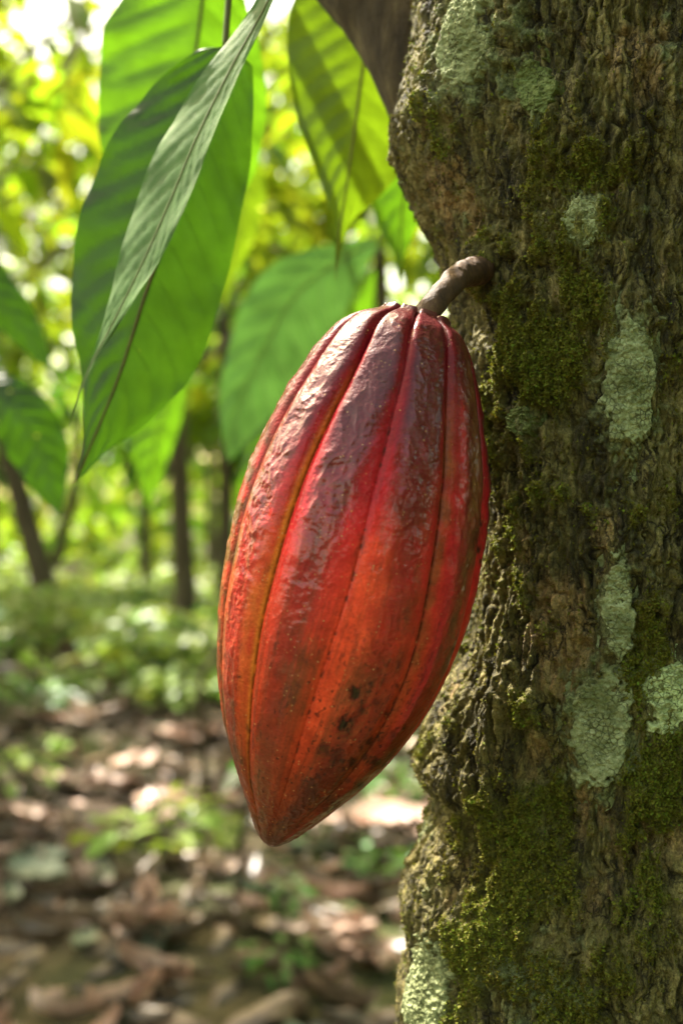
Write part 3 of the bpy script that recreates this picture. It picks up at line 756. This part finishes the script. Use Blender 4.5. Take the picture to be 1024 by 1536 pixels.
# folded leaf seen nearly edge on
big_leaf('narrow folded grey green leaf crossing in front of the drooping leaf',
         [(412, -30, .520), (398, 10, .522), (348, 100, .528), (296, 205, .533), (256, 300, .538), (216, 390, .543), (172, 480, .548), (130, 562, .552), (104, 640, .556)],
         [16, 26, 40, 52, 62, 64, 58, 46, 26, 8, 3, 0], [8, 12, 18, 24, 29, 33, 32, 26, 15, 5, 3, 0], 'leaf_grey', [(400, -130, .60), (412, -80, .54)],
         aL=.75, aR=-.8, nveins=16, quilt=.0007, seed=3, rib=.0006, midmat='petiole')
big_leaf('backlit yellow green leaf hanging under the dark branch',
         [(572, -70, .70), (556, 20, .70), (540, 130, .705), (524, 250, .71), (509, 350, .715), (503, 418, .72)],
         [60, 112, 124, 120, 108, 92, 68, 42, 14, 4, 0], [24, 60, 84, 98, 104, 104, 90, 58, 16, 5, 0], 'leaf_yellow', [(500, -75, .635), (560, -110, .67)],
         aL=.3, aR=.3, nveins=13, quilt=.0016, seed=4)
big_leaf('green leaf with a ragged tip between the yellow leaf and the trunk swelling',
         [(625, 150, .88), (612, 240, .88), (602, 330, .885), (598, 432, .89)],
         [10, 44, 56, 52, 36, 8, 0], [8, 34, 46, 44, 24, 6, 0], 'leaf_bright', [(615, 120, .80), (624, 130, .85)], aL=.2, aR=.2, nveins=9, seed=5)
big_leaf('dull bluish green leaf behind the upper left side of the pod',
         [(566, 360, 1.4), (520, 385, 1.4), (446, 440, 1.4), (396, 525, 1.41), (358, 610, 1.42), (342, 696, 1.43)],
         [4, 20, 40, 56, 56, 46, 34, 18, 0], [6, 36, 66, 84, 86, 78, 56, 30, 0], 'leaf_dull', [(598, 200, .86), (590, 300, 1.1)], aL=-.5, aR=.55, nveins=10, quilt=.004, seed=6)
big_leaf('dark green leaf tucked below the dull bluish leaf beside the pod',
         [(560, 400, 1.55), (500, 500, 1.55), (430, 610, 1.56), (376, 710, 1.57), (356, 770, 1.58)],
         [4, 40, 62, 60, 40, 18, 0], [4, 40, 60, 60, 40, 16, 0], 'leaf_bright', [(598, 200, .86), (586, 320, 1.2)], aL=.4, aR=.4, nveins=10, quilt=.004, seed=7)
big_leaf('bright yellow green leaf between the long drooping leaf and the bluish leaf',
         [(372, 190, 1.75), (366, 270, 1.75), (352, 360, 1.76), (334, 470, 1.78)],
         [4, 26, 38, 36, 22, 8, 0], [4, 22, 36, 34, 22, 8, 0], 'leaf_yellow', [(330, 60, 1.8), (360, 120, 1.78)], aL=.2, aR=.2, nveins=9, quilt=.004, seed=8)
big_leaf('yellow green leaf hanging low under the long drooping leaf, before the trunks',
         [(270, 540, 1.75), (250, 605, 1.75), (230, 680, 1.76), (222, 768, 1.78)],
         [6, 30, 44, 46, 34, 14, 0], [4, 20, 28, 28, 22, 10, 0], 'leaf_bright', [(330, 60, 1.8), (300, 330, 1.77)], aL=.3, aR=.2, nveins=9, quilt=.004, seed=9)

# young shoot just outside the frame on the left carries two leaves
shoot = thing('cacao_shoot', 'slender young cacao shoot at the left edge holding two green leaves', 'sapling', (P(-150, 768, 1.25)[0], 1.25, 0))
sx = P(-150, 768, 1.25)[0]
v, f = tube([(sx-.02, 1.25, -.03), (sx, 1.24, .4), (sx+.01, 1.25, .8), (sx, 1.26, 1.2), (sx-.02, 1.27, 1.45)], [.011, .010, .008, .006, .004], 14, 50, .08, 4)
build('stem', v, f, MAT['bark_dark'], shoot)
for (lab, pts, a_, b_, pet) in [
    ('green leaf reaching in from the left edge at mid height', [(-120, 330, 1.22), (-40, 410, 1.2), (30, 485, 1.2), (78, 560, 1.2)], [0, 34, 44, 36, 22, 0], [0, 30, 40, 34, 22, 0], (-150, 300, 1.25)),
    ('broad hanging green leaf at the left edge beside the leaning trunk', [(-30, 560, 1.22), (20, 610, 1.2), (62, 680, 1.2), (90, 775, 1.2)], [0, 34, 50, 50, 34, 0], [0, 34, 46, 44, 26, 0], (-148, 520, 1.25))]:
    sp_ = [P(*q) for q in pts]
    c, v, f, vein = leaf_mesh(sp_, np.array(a_)*1.2/F, np.array(b_)*1.2/F, aL=.3, aR=.3, nveins=9, quilt=.003, NT=80, NU=15, seed=12)
    lf_ = build('leaf', v, f, MAT['leaf_green'], shoot, attrs={'vein': vein}); lf_['label'] = lab
    v, f = tube([P(*pet)]+[sp_[0]], [.002, .0016], 6, 8)
    build('petiole', v, f, MAT['petiole'], shoot)

# ------------------------------------------------------------------ ground
MAT['ground'] = None
def mat_ground():
    m = M('forest_floor_soil'); co = m.coord('Object')
    n = m.noise(co, 5, 8, .65); n2 = m.noise(co, 38, 5, .7); n3 = m.noise(co, .55, 3, .5)
    c = m.ramp(n, [(.3, (.016, .010, .005)), (.5, (.048, .030, .016)), (.7, (.11, .07, .04))])
    c = m.mix(.8, c, m.ramp(n2, [(.3, .4), (.7, 1.4)]), 'MULTIPLY')
    g = m.ramp(n3, [(.45, 0.0), (.62, .75)])
    c = m.mix(g, c, m.ramp(n2, [(.3, (.03, .05, .012)), (.7, (.10, .14, .03))]))
    return m.done(m.princ(c, .9, m.bump(m.math('ADD', n, n2), .8, .03), .25).outputs[0])
xs = np.concatenate([[-300, -120, -60, -30], np.linspace(-14, 14, 230), [30, 60, 120, 300]]); ys = np.concatenate([[-200, -60, -20], np.linspace(-4, 26, 230), [40, 80, 160, 400]])
YY, XX = np.meshgrid(ys, xs, indexing='ij')
def gz(x, y):
    return .045*fbm(np.asarray(x)*.8, np.asarray(y)*.8, 0*np.asarray(x), 3)+.018*fbm(np.asarray(x)*4, np.asarray(y)*4, 0*np.asarray(x)+3, 3)
GZ = gz(XX, YY)
gr = build('ground', np.stack([XX, YY, GZ], -1).reshape(-1, 3), grid_faces(len(ys), len(xs)), mat_ground())
gr['kind'] = 'structure'

# gaps in the canopy that let sun flecks reach the ground (photo pixel of the fleck, radius in metres)
SHAFTS = [(20, 800, 4.), (250, 822, 3.), (140, 1185, .20), (215, 1150, .14), (240, 1225, .20), (585, 1258, .18), (480, 1262, .12), (512, 1447, .10), (300, 1330, .10), (60, 1250, .12), (205, 1420, .08), (110, 1095, .2), (30, 905, .6), (130, 960, .5), (230, 990, .4), (290, 1110, .2)]
SV = np.array(sd)
def lit_gap(p):
    for (x, y, r_) in SHAFTS:
        d = F/(y-HY); g = np.array([(x-512)/F*d, d, 0]); q = p-g; t = q@SV
        if d < 40 and np.linalg.norm(q-SV*t) < r_+.06: return True
    return False
# ------------------------------------------------------------------ leaf litter
def dry_leaf_geo(L, W, cup, curl, seed):
    r = np.random.default_rng(seed)
    nt, nu = 12, 7
    t = np.linspace(0, 1, nt)[:, None]; u = np.linspace(-1, 1, nu)[None, :]
    w_ = W*np.sin(np.pi*np.clip(t*.97+.02, 0, 1))**.75*(1-.25*t)
    x = (t-.5)*L+0*u; y = w_*u+.02*L*np.sin(t*5+seed)
    z = cup*W*u**2*2+curl*L*(t-.5)**2+.05*L*perlin(t*3+seed, u*1.5, 0*t*u)+.02*L*np.sin(t*22)*np.abs(u)+.01
    return np.stack([x, y, z], -1).reshape(-1, 3), grid_faces(nt, nu)
MAT['dry_a'] = mat_dry('dry_brown_leaf', [(.3, (.045, .028, .015)), (.6, (.12, .079, .047)), (.8, (.23, .16, .10))])
MAT['dry_b'] = mat_dry('dry_pinkish_tan_leaf', [(.3, (.22, .125, .088)), (.6, (.45, .29, .22)), (.8, (.64, .47, .38))])
MAT['dry_p'] = mat_dry('sun_fleck_pale_leaf', [(.3, (.26, .165, .12)), (.6, (.40, .265, .20)), (.8, (.52, .37, .30))])  # brightness of the sun flecks put into the leaf colour
MAT['dry_c'] = mat_dry('dry_greenish_grey_leaf', [(.3, (.10, .11, .07)), (.6, (.18, .20, .13)), (.8, (.27, .29, .20))])
DRY = []
for k, (mt, L, W, cu, cl, lab) in enumerate([
    ('dry_a', .17, .036, .35, .5, 'dry brown leaf lying in the litter of the forest floor'),
    ('dry_a', .22, .045, -.3, -.4, 'long dry brown leaf arched over the litter of the forest floor'),
    ('dry_b', .18, .038, .5, .6, 'pale pinkish tan dry leaf lying in the forest litter'),
    ('dry_c', .18, .044, .25, .3, 'greyish green fallen leaf lying in the forest litter'),
    ('dry_b', .14, .034, -.5, -.6, 'short curled pinkish tan dry leaf lying in the forest litter'),
    ('dry_p', .17, .048, .15, .2, 'pale leaf lying flat on the forest floor, sun fleck put into its colour')]):
    v, f = dry_leaf_geo(L, W, cu, cl, k+1)
    DRY.append((v, f, MAT[mt], lab))
protos = [None]*6
def place_dry(k, x, y, rz, rx, ry, s, label=None, dz=.012, group='dry leaves littering the forest floor'):
    v, f, mt, lab = DRY[k]
    if protos[k] is None:
        o = build('dry_leaf', v, f, mt, attrs={'var': np.zeros(len(v))}); protos[k] = o
    else:
        o = protos[k].copy(); COL.objects.link(o)
    o.location = (x, y, float(gz(x, y))+dz); o.rotation_euler = (rx, ry, rz); o.scale = (s, s, s)
    tag(o, label or lab, 'leaf', group)
    return o
def ground_at(x, y):
    d = F*1.0/(y-HY); return (x-512)/F*d, d
for (k, x, y, rz, s, lab) in [(3, 62, 1345, -.65, 1.25, 'large grey green fallen leaf lying flat on the litter at the left edge'),
                              (2, 207, 1432, 1.45, 1.0, 'pinkish tan dry leaf lying lengthwise at the bottom of the forest floor'),
                              (5, 512, 1445, .2, 1.0, 'curled pinkish dry leaf by the trunk base, sun fleck put into its colour'),
                              (5, 585, 1262, .3, 1.9, 'big pale dry leaf between pod tip and trunk, sunlight put into its colour'),
                              (2, 135, 1275, .9, 1.1, 'tan orange dry leaf standing tilted among dark litter'),
                              (3, 70, 1300, -.4, 1.0, 'grey green fallen leaf just above the largest grey green leaf'),
                              (5, 145, 1190, .4, 1.4, 'pale pink dry leaf on the brown litter, sun fleck put into its colour')]:
    gx, gy = ground_at(x, y)
    place_dry(k, gx, gy, rz, .25, .0, s, lab, .03)
for (x, y, r_) in SHAFTS:  # pale leaves added at each fleck, their colour painting its brightness
    if y < 1040: continue
    gx, gy = ground_at(x, y)
    for i in range(7 if r_ > .15 else 4):
        place_dry(5, gx+rnd.gauss(0, r_*.45), gy+rnd.gauss(0, r_*.45), rnd.uniform(0, 6.28), rnd.gauss(-.1, .15), rnd.gauss(-.1, .15), rnd.uniform(.7, 1.2), dz=rnd.uniform(.025, .04))
cnt = 0
while cnt < 220:
    y = HY+768*rnd.uniform(.30, 1.08); x = rnd.uniform(-90, 760)
    gx, gy = ground_at(x, y)
    k = rnd.choices(range(5), [.36, .27, .17, .10, .10])[0]
    place_dry(k, gx, gy, rnd.uniform(0, 6.28), rnd.gauss(0, .22), rnd.gauss(0, .2), rnd.uniform(.5, .95), dz=rnd.uniform(.002, .02)); cnt += 1
acc = {a: Acc() for a in ('dry_a', 'dry_b')}
for i in range(7000):
    y = rnd.uniform(1.2, 13); x = rnd.uniform(-1, 1)*(1.5+y*.62)
    k = rnd.choice([0, 1, 2, 4]); v, f, mt, _ = DRY[k]
    v = v[::1]
    s = rnd.uniform(.45, 1.0)
    Rm = np.array(Matrix.Rotation(rnd.uniform(0, 6.28), 3, 'Z')@Matrix.Rotation(rnd.gauss(0, .4), 3, 'X')@Matrix.Rotation(rnd.gauss(0, .3), 3, 'Y'))
    vv_ = (v*s)@Rm.T+np.array([x, y, float(gz(x, y))+rnd.uniform(0, .02)])
    acc['dry_a' if (k < 2 or rnd.random() < .55) else 'dry_b'].add(vv_, f, rnd.random())
for k, a in acc.items():
    o = a.build('leaf_litter', MAT[k]); tag(o, None, None, kind='stuff')

# ------------------------------------------------------------------ background trees
def leaf_strip(L, W, droop, r, nt=5):
    """a long drooping cacao leaf as a small folded strip, base at origin, pointing +x"""
    t = np.linspace(0, 1, nt)
    w_ = W*np.sin(np.pi*np.clip(t*.96+.03, 0, 1))**.7
    ang = -droop*t
    x = np.concatenate([[0], np.cumsum(np.cos(ang[:-1])*L/(nt-1))]); z = np.concatenate([[0], np.cumsum(np.sin(ang[:-1])*L/(nt-1))])
    fold = .25
    v = np.stack([np.stack([x, -w_, z+w_*fold], 1), np.stack([x, 0*w_, z], 1), np.stack([x, w_, z+w_*fold], 1)], 1).reshape(-1, 3)
    return v, grid_faces(nt, 3)
def rotz(a): return np.array([[math.cos(a), -math.sin(a), 0], [math.sin(a), math.cos(a), 0], [0, 0, 1]])
def roty(a): return np.array([[math.cos(a), 0, math.sin(a)], [0, 1, 0], [-math.sin(a), 0, math.cos(a)]])
def rotx(a): return np.array([[1, 0, 0], [0, math.cos(a), -math.sin(a)], [0, math.sin(a), math.cos(a)]])

MAT['crown_a'] = clump_leaf_material('yellow_green_cacao_foliage', (.065, .115, .013), (.26, .35, .010), .58)  # the leaves' own yellow green, strongly translucent
MAT['crown_b'] = clump_leaf_material('green_cacao_foliage', (.05, .12, .02), (.17, .34, .016), .55)
MAT['herb'] = clump_leaf_material('herb_foliage', (.055, .13, .016), (.09, .21, .014), .4)
MAT['herb_y'] = clump_leaf_material('yellow_herb_foliage', (.20, .27, .04), (.32, .42, .04), .4)
MAT['herb_p'] = clump_leaf_material('pale_herb_foliage', (.20, .28, .06), (.28, .40, .05), .35, .4, .5)
MAT['far'] = clump_leaf_material('far_foliage', (.10, .18, .025), (.32, .45, .025), .55)

def crown_geo(h0, h1, rad_, n, seed, lean=(0, 0), L=(.18, .34), at=None):
    r = random.Random(seed); A = Acc(); B = Acc()
    cl = []
    nb = max(6, n//55)
    for b in range(nb):
        a = r.uniform(0, 6.28); q = r.random()**.6*rad_; hz = h0+(h1-h0)*r.random()**.85
        e = math.sqrt(max(0.05, 1-((hz-(h0+h1)*.5)/((h1-h0)*.62))**2))
        end = np.array([math.cos(a)*q*e+lean[0], math.sin(a)*q*e+lean[1], hz])
        st = np.array([lean[0]*.7, lean[1]*.7, max(h0*.75, hz-.6-q*.4)])
        cl.append((st, end))
        v, f = tube([st, st*.5+end*.5+np.array([0, 0, .06]), end], [.022, .014, .006], 5, 6, closed=False)
        B.add(v, f)
    for i in range(n):
        st, end = cl[r.randrange(nb)]
        t = r.uniform(.45, 1.05)
        p = st*(1-t)+end*t+np.array([r.gauss(0, .14), r.gauss(0, .14), r.gauss(0, .10)])
        v, f = leaf_strip(r.uniform(*L), r.uniform(.032, .055), r.uniform(.5, 1.3), r)
        if at is not None and lit_gap(p+np.array([at[0], at[1], 0])): continue
        M_ = rotz(r.uniform(0, 6.28))@roty(r.uniform(-.2, 1.0))@rotx(r.gauss(0, .5))
        A.add(v@M_.T+p, f, min(1, max(0, r.gauss(.5, .25))))
    return A, B

def make_tree(x, y, H, trunk_r, lean, crown, seed, label, mat, fork=None, group='trees standing across the forest floor'):
    root = thing('forest_tree', label, 'tree', (x, y, float(gz(x, y))-.02), group)
    z0_ = float(gz(x, y))-.02
    top = np.array([x+lean[0], y+lean[1], z0_+H])
    b0 = np.array([x, y, z0_])
    mid = b0*.5+top*.5+np.array([rnd.gauss(0, .04), rnd.gauss(0, .04), 0])
    v, f = tube([b0, b0*.92+mid*.08, mid, top], [trunk_r*1.45, trunk_r*1.1, trunk_r, trunk_r*.55], 16, 60, .10, seed)
    build('trunk', v, f, MAT['bark_bg'], root)
    if fork:
        a_, b_ = fork
        v, f = tube([np.array(q) for q in a_], b_, 10, 24, .08, seed+3)
        build('branch', v, f, MAT['bark_bg'], root)
    A, B = crown
    la = lean
    o = bpy.data.objects.new('crown', A); COL.objects.link(o); o.parent = root
    o.location = (la[0], la[1], 0); o.rotation_euler = (0, 0, rnd.uniform(0, 6.28))
    o.data.materials.clear() if False else None
    if mat: o.material_slots[0].link = 'OBJECT'; o.material_slots[0].material = MAT[mat]
    b = bpy.data.objects.new('limbs', B); COL.objects.link(b); b.parent = root; b.location = o.location; b.rotation_euler = o.rotation_euler
    return root
def crown_mesh(*a, **k):
    A, B = crown_geo(*a, **k)
    oa = A.build('crown', MAT['crown_a']); ob = B.build('limbs', MAT['bark_bg'])
    ma, mb_ = oa.data, ob.data
    bpy.data.objects.remove(oa); bpy.data.objects.remove(ob)
    return ma, mb_
CR = [crown_mesh(1.75, 4.4, 1.7, 700, 21), crown_mesh(1.7, 4.0, 1.5, 540, 22), crown_mesh(2.1, 5.2, 1.9, 780, 23)]

def gx_(px_, d): return (px_-512)/F*d
# the trunks the photograph shows
make_tree(gx_(282, 8.3), 8.3, 4.0, .062, (-.16, .1), CR[0], 31, 'straight dark trunk standing left of the pod, the thicker of the close pair', 'crown_a')
make_tree(gx_(337, 10.5), 10.5, 4.2, .062, (-.06, .1), CR[1], 32, 'straight dark trunk right beside the pod edge, partly hidden by the pod', 'crown_b')
d1 = 10.2; x1 = gx_(86, d1)
fk = ([(gx_(84, d1), d1, CAMZ-(850-HY)/F*d1), (gx_(97, d1), d1, CAMZ-(790-HY)/F*d1), (gx_(112, d1), d1, CAMZ-(722-HY)/F*d1), (gx_(124, d1), d1, CAMZ-(600-HY)/F*d1)], [.055, .045, .04, .02])
make_tree(x1, d1, 4.2, .085, (-1.25, .1), CR[2], 33, 'brown trunk leaning to the left at the left edge, with a thin side branch', 'crown_a', fk)
make_tree(gx_(222, 11.6), 11.6, 3.6, .042, (-.1, .2), CR[1], 34, 'thin pale sapling trunk between the leaning trunk and the dark pair', 'crown_b')
others = [(1.5, 7.2), (3.4, 9.5), (-4.9, 9.0), (-.6, 14.0), (2.6, 14.5), (-4.2, 14.0), (-7.2, 13.0), (5.6, 13.0), (-1.9, 17.5), (1.6, 18.5), (-5.5, 19.0), (4.6, 6.0), (-9.5, 18.0), (8.0, 17.0)]
for i, (x, y) in enumerate(others):
    make_tree(x, y, rnd.uniform(3.6, 4.8), rnd.uniform(.05, .09), (rnd.gauss(0, .2), rnd.gauss(0, .2)), CR[i % 3], 40+i,
              'slender forest tree blurred in the distance with hanging yellow green foliage', ['crown_a', 'crown_b', 'crown_a'][i % 3])
# low limbs of near trees whose leaves hang into the upper left
def hang_tree(x, y, h0, h1, rad_, n, seed, label, mat):
    ms = crown_mesh(h0, h1, rad_, n, seed, L=(.2, .32), at=(x, y))
    t_ = make_tree(x, y, h1*.8, .06, (0, 0), ms, seed, label, mat)
    for ch in t_.children: ch.rotation_euler = (0, 0, 0)
    return t_
hang_tree(-2.9, 6.6, 1.75, 4.6, 1.9, 1500, 64, 'slender forest tree blurred in the distance with hanging yellow green foliage', 'crown_a')
hang_tree(-2.05, 4.4, 1.65, 3.8, 1.6, 1500, 61, 'cacao tree just left of the frame, its yellow green leaves hanging into the upper left', 'crown_a')
for (x, y, h0_, h1_, r_, n_, sd_2) in [(-3.9, 12.0, 3.2, 9.5, 2.6, 2300, 65), (-.9, 13.5, 3.6, 9.8, 2.6, 2000, 66)]:
    ms = crown_mesh(h0_, h1_, r_, n_, sd_2, L=(.26, .42), at=(x, y))
    t_ = make_tree(x, y, h1_*.8, .11, (0, 0), ms, sd_2, 'tall shade tree far behind, its pale foliage filling the bright upper left', 'crown_a', group='tall shade trees behind')
    for ch in t_.children: ch.rotation_euler = (0, 0, 0)
hang_tree(.22, 7.6, 1.7, 4.2, 1.4, 700, 63, 'cacao tree hidden behind the pod, its light foliage filling the gap by the trunk', 'crown_a')
hang_tree(1.7, 5.6, 1.65, 3.9, 1.5, 1000, 62, 'cacao tree behind the mossy trunk, light foliage showing under the yellow leaf', 'crown_a')

# crown of the pod's own tree, above the frame
A, B = crown_geo(1.9, 3.2, 1.4, 260, 71, L=(.2, .33))
vA = [v+np.array([AX+.55, AY-.45, 0]) for v in A.v]; A.v = vA
vB = [v+np.array([AX+.5, AY-.4, 0]) for v in B.v]; B.v = vB
A.build('crown', MAT['crown_b'], tree); B.build('limbs', MAT['bark_dark'], tree)

# far woods
far = Acc(); r = random.Random(9)
for i in range(27000):
    a = r.uniform(-.95, .95); d = r.uniform(20, 34)
    x, y = math.sin(a)*d, math.cos(a)*d
    z = abs(r.gauss(0, 1))*5.0
    n_ = float(perlin(x*.25, y*.25, z*.35))
    if n_ < -.16 and z > .8: continue
    v, f = leaf_strip(r.uniform(.35, .6), r.uniform(.09, .15), r.uniform(.3, 1.2), r, 4)
    M_ = rotz(r.uniform(0, 6.28))@roty(r.uniform(-.4, 1.1))@rotx(r.gauss(0, .6))
    far.add(v@M_.T+np.array([x, y, z]), f, min(1, max(0, r.gauss(.5, .28))))
o = far.build('far_foliage', MAT['far']); tag(o, None, None, kind='stuff')

# ------------------------------------------------------------------ undergrowth and herbs
def herb_geo(n, rad_, h, L, W, seed):
    r = random.Random(seed); A = Acc(); B = Acc()
    for i in range(n):
        a = r.uniform(0, 6.28); q = rad_*r.random()**.6; hz = h*r.uniform(.35, 1)
        e = np.array([math.cos(a)*q, math.sin(a)*q, hz])
        if i % 3 == 0:
            v, f = tube([e*np.array([.15, .15, 0]), e*np.array([.6, .6, .6]), e], [.004, .003, .002], 5, 5, closed=False); B.add(v, f)
        v, f = leaf_strip(L*r.uniform(.6, 1.2), W*r.uniform(.7, 1.2), r.uniform(.3, .9), r, 5)
        M_ = rotz(a+r.gauss(0, .7))@roty(r.uniform(-.5, .35))@rotx(r.gauss(0, .35))
        A.add(v@M_.T+e, f, min(1, max(0, r.gauss(.5, .25))))
    return A, B
HB = []
for k, a in enumerate([(40, .20, .22, .11, .028, 81), (70, .34, .36, .13, .034, 82), (26, .12, .16, .09, .022, 83)]):
    A, B = herb_geo(*a); oa = A.build('foliage', MAT['herb']); ob = B.build('stems', MAT['petiole'])
    HB.append((oa.data, ob.data)); bpy.data.objects.remove(oa); bpy.data.objects.remove(ob)
def place_herb(k, x, y, s, mat, label, group='herbs and seedlings on the forest floor', sz=1.0):
    root = thing('herb', label, 'plant', (x, y, float(gz(x, y))), group)
    for nm, me in zip(('foliage', 'stem'), HB[k]):
        o = bpy.data.objects.new(nm, me); COL.objects.link(o); o.parent = root
        if nm == 'foliage': o.material_slots[0].link = 'OBJECT'; o.material_slots[0].material = MAT[mat]
    root.rotation_euler = (0, 0, rnd.uniform(0, 6.28)); root.scale = (s, s, s*sz)
    return root
for (k, x, y, s, mt, lab) in [
    (1, 235, 1035, 1.0, 'herb', 'bushy fresh green plant in front of the dark trunk pair'),
    (0, 290, 1075, 1.1, 'herb_p', 'pale green seedling at the foot of the pair of dark trunks'),
    (0, 240, 1300, .9, 'herb_y', 'yellow green seedling lit by a sun fleck amid the brown litter'),
    (2, 420, 1480, .5, 'herb', 'low green herb at the bottom edge below the pod tip'),
    (2, 560, 1340, .5, 'herb', 'green herb growing close to the left side of the trunk below the pod'),
    (0, 596, 1215, .7, 'herb', 'bright green herb showing between pod and trunk base'),
    (1, 40, 960, 1.2, 'herb_p', 'pale leafy bush at the left edge below the leaning trunk'),
    (1, 120, 950, 1.1, 'herb_y', 'light yellow green bush beside the foot of the leaning trunk'),
    (1, 175, 985, .9, 'herb_p', 'pale seedling clump right of the leaning trunk'),
    (2, 30, 1200, 1.2, 'herb_p', 'small grey green seedling at the left edge amid the litter')]:
    gx, gy = ground_at(x, y)
    place_herb(k, gx, gy, s, mt, lab)
for i in range(115):
    d = rnd.uniform(5.6, 13); x = gx_(rnd.uniform(-150, 820), d)
    place_herb(rnd.choice([0, 1, 1, 2]), x, d, rnd.uniform(.7, 1.3), rnd.choice(['herb', 'herb_y', 'herb_p', 'herb_p', 'herb_y']), 'leafy green herb blurred among the undergrowth of the forest floor')
for i in range(5):
    d = rnd.uniform(2.8, 4.2); x = gx_(rnd.uniform(330, 720), d)
    place_herb(2, x, d, rnd.uniform(.4, .7), rnd.choice(['herb', 'herb_p']), 'tiny green seedling sprouting through the brown litter near the trunk')
ug = Acc(); r = random.Random(19)
for i in range(9000):
    y = r.uniform(6.5, 26); x = r.uniform(-1, 1)*(2+y*.6)
    if float(perlin(x*.5, y*.5, 0)) < -.12: continue
    v, f = leaf_strip(r.uniform(.08, .16)*(1+y*.03), r.uniform(.03, .05)*(1+y*.03), r.uniform(.2, .9), r, 4)
    M_ = rotz(r.uniform(0, 6.28))@roty(r.uniform(-.6, .6))@rotx(r.gauss(0, .4))
    ug.add(v@M_.T+np.array([x, y, float(gz(x, y))+abs(r.gauss(0, .16))]), f, min(1, max(0, r.gauss(.55, .28))))
o = ug.build('undergrowth', MAT['herb_y']); tag(o, None, None, kind='stuff')

# thin bare sapling stems
def sapling(pts, radii, label):
    b = np.array(pts[0]); root = thing('sapling', label, 'sapling', b)
    v, f = tube([np.array(p) for p in pts], radii, 10, 30, .1, 7); build('stem', v, f, MAT['bark_dark'], root)
    A = Acc(); rr_ = random.Random(int(b[0]*1000) & 255); top = np.array(pts[-1])
    for i in range(6):
        v, f = leaf_strip(rr_.uniform(.1, .16), rr_.uniform(.02, .03), rr_.uniform(.6, 1.2), rr_, 6)
        A.add(v@(rotz(i*1.05+rr_.random())@roty(.1)).T+top-np.array([0, 0, .01*i]), f, rr_.random())
    A.build('foliage', MAT['herb'], root)
gx, gy = ground_at(345, 1395)
sapling([(gx, gy, -.02), (gx+.02, gy, .12), (gx+.035, gy+.01, .27), (gx+.06, gy+.02, .42)], [.009, .008, .007, .004], 'thin bare sapling stem rising from the litter below the pod tip')
gx, gy = ground_at(306, 1195)
sapling([(gx, gy, -.02), (gx, gy, .2), (gx-.01, gy, .42), (gx+.16, gy+.05, .62)], [.014, .013, .011, .006], 'dark sapling stem left of the pod tip, partly wrapped in green herbs')

# unseen cacao trees added beside and behind the viewer to block light
CRL = [crown_mesh(.75, 4.8, 1.7, 1900, 91, L=(.22, .36)), crown_mesh(.6, 4.2, 1.5, 1700, 92, L=(.22, .36))]
CRS = crown_mesh(.3, 2.0, 1.0, 900, 93, L=(.22, .34))
for i, (x, y) in enumerate([(3.4, -1.6), (2.0, -4.2), (2.1, 1.2), (-.6, -5.6), (4.6, -3.4), (-2.9, 1.3)]):
    make_tree(x, y, 4.0 if i < 5 else 1.7, .07, (0, 0), CRL[i % 2] if i < 5 else CRS, 95+i, 'unseen cacao tree added beside or behind the viewer to block light', 'crown_b', group='unseen trees added to block light')
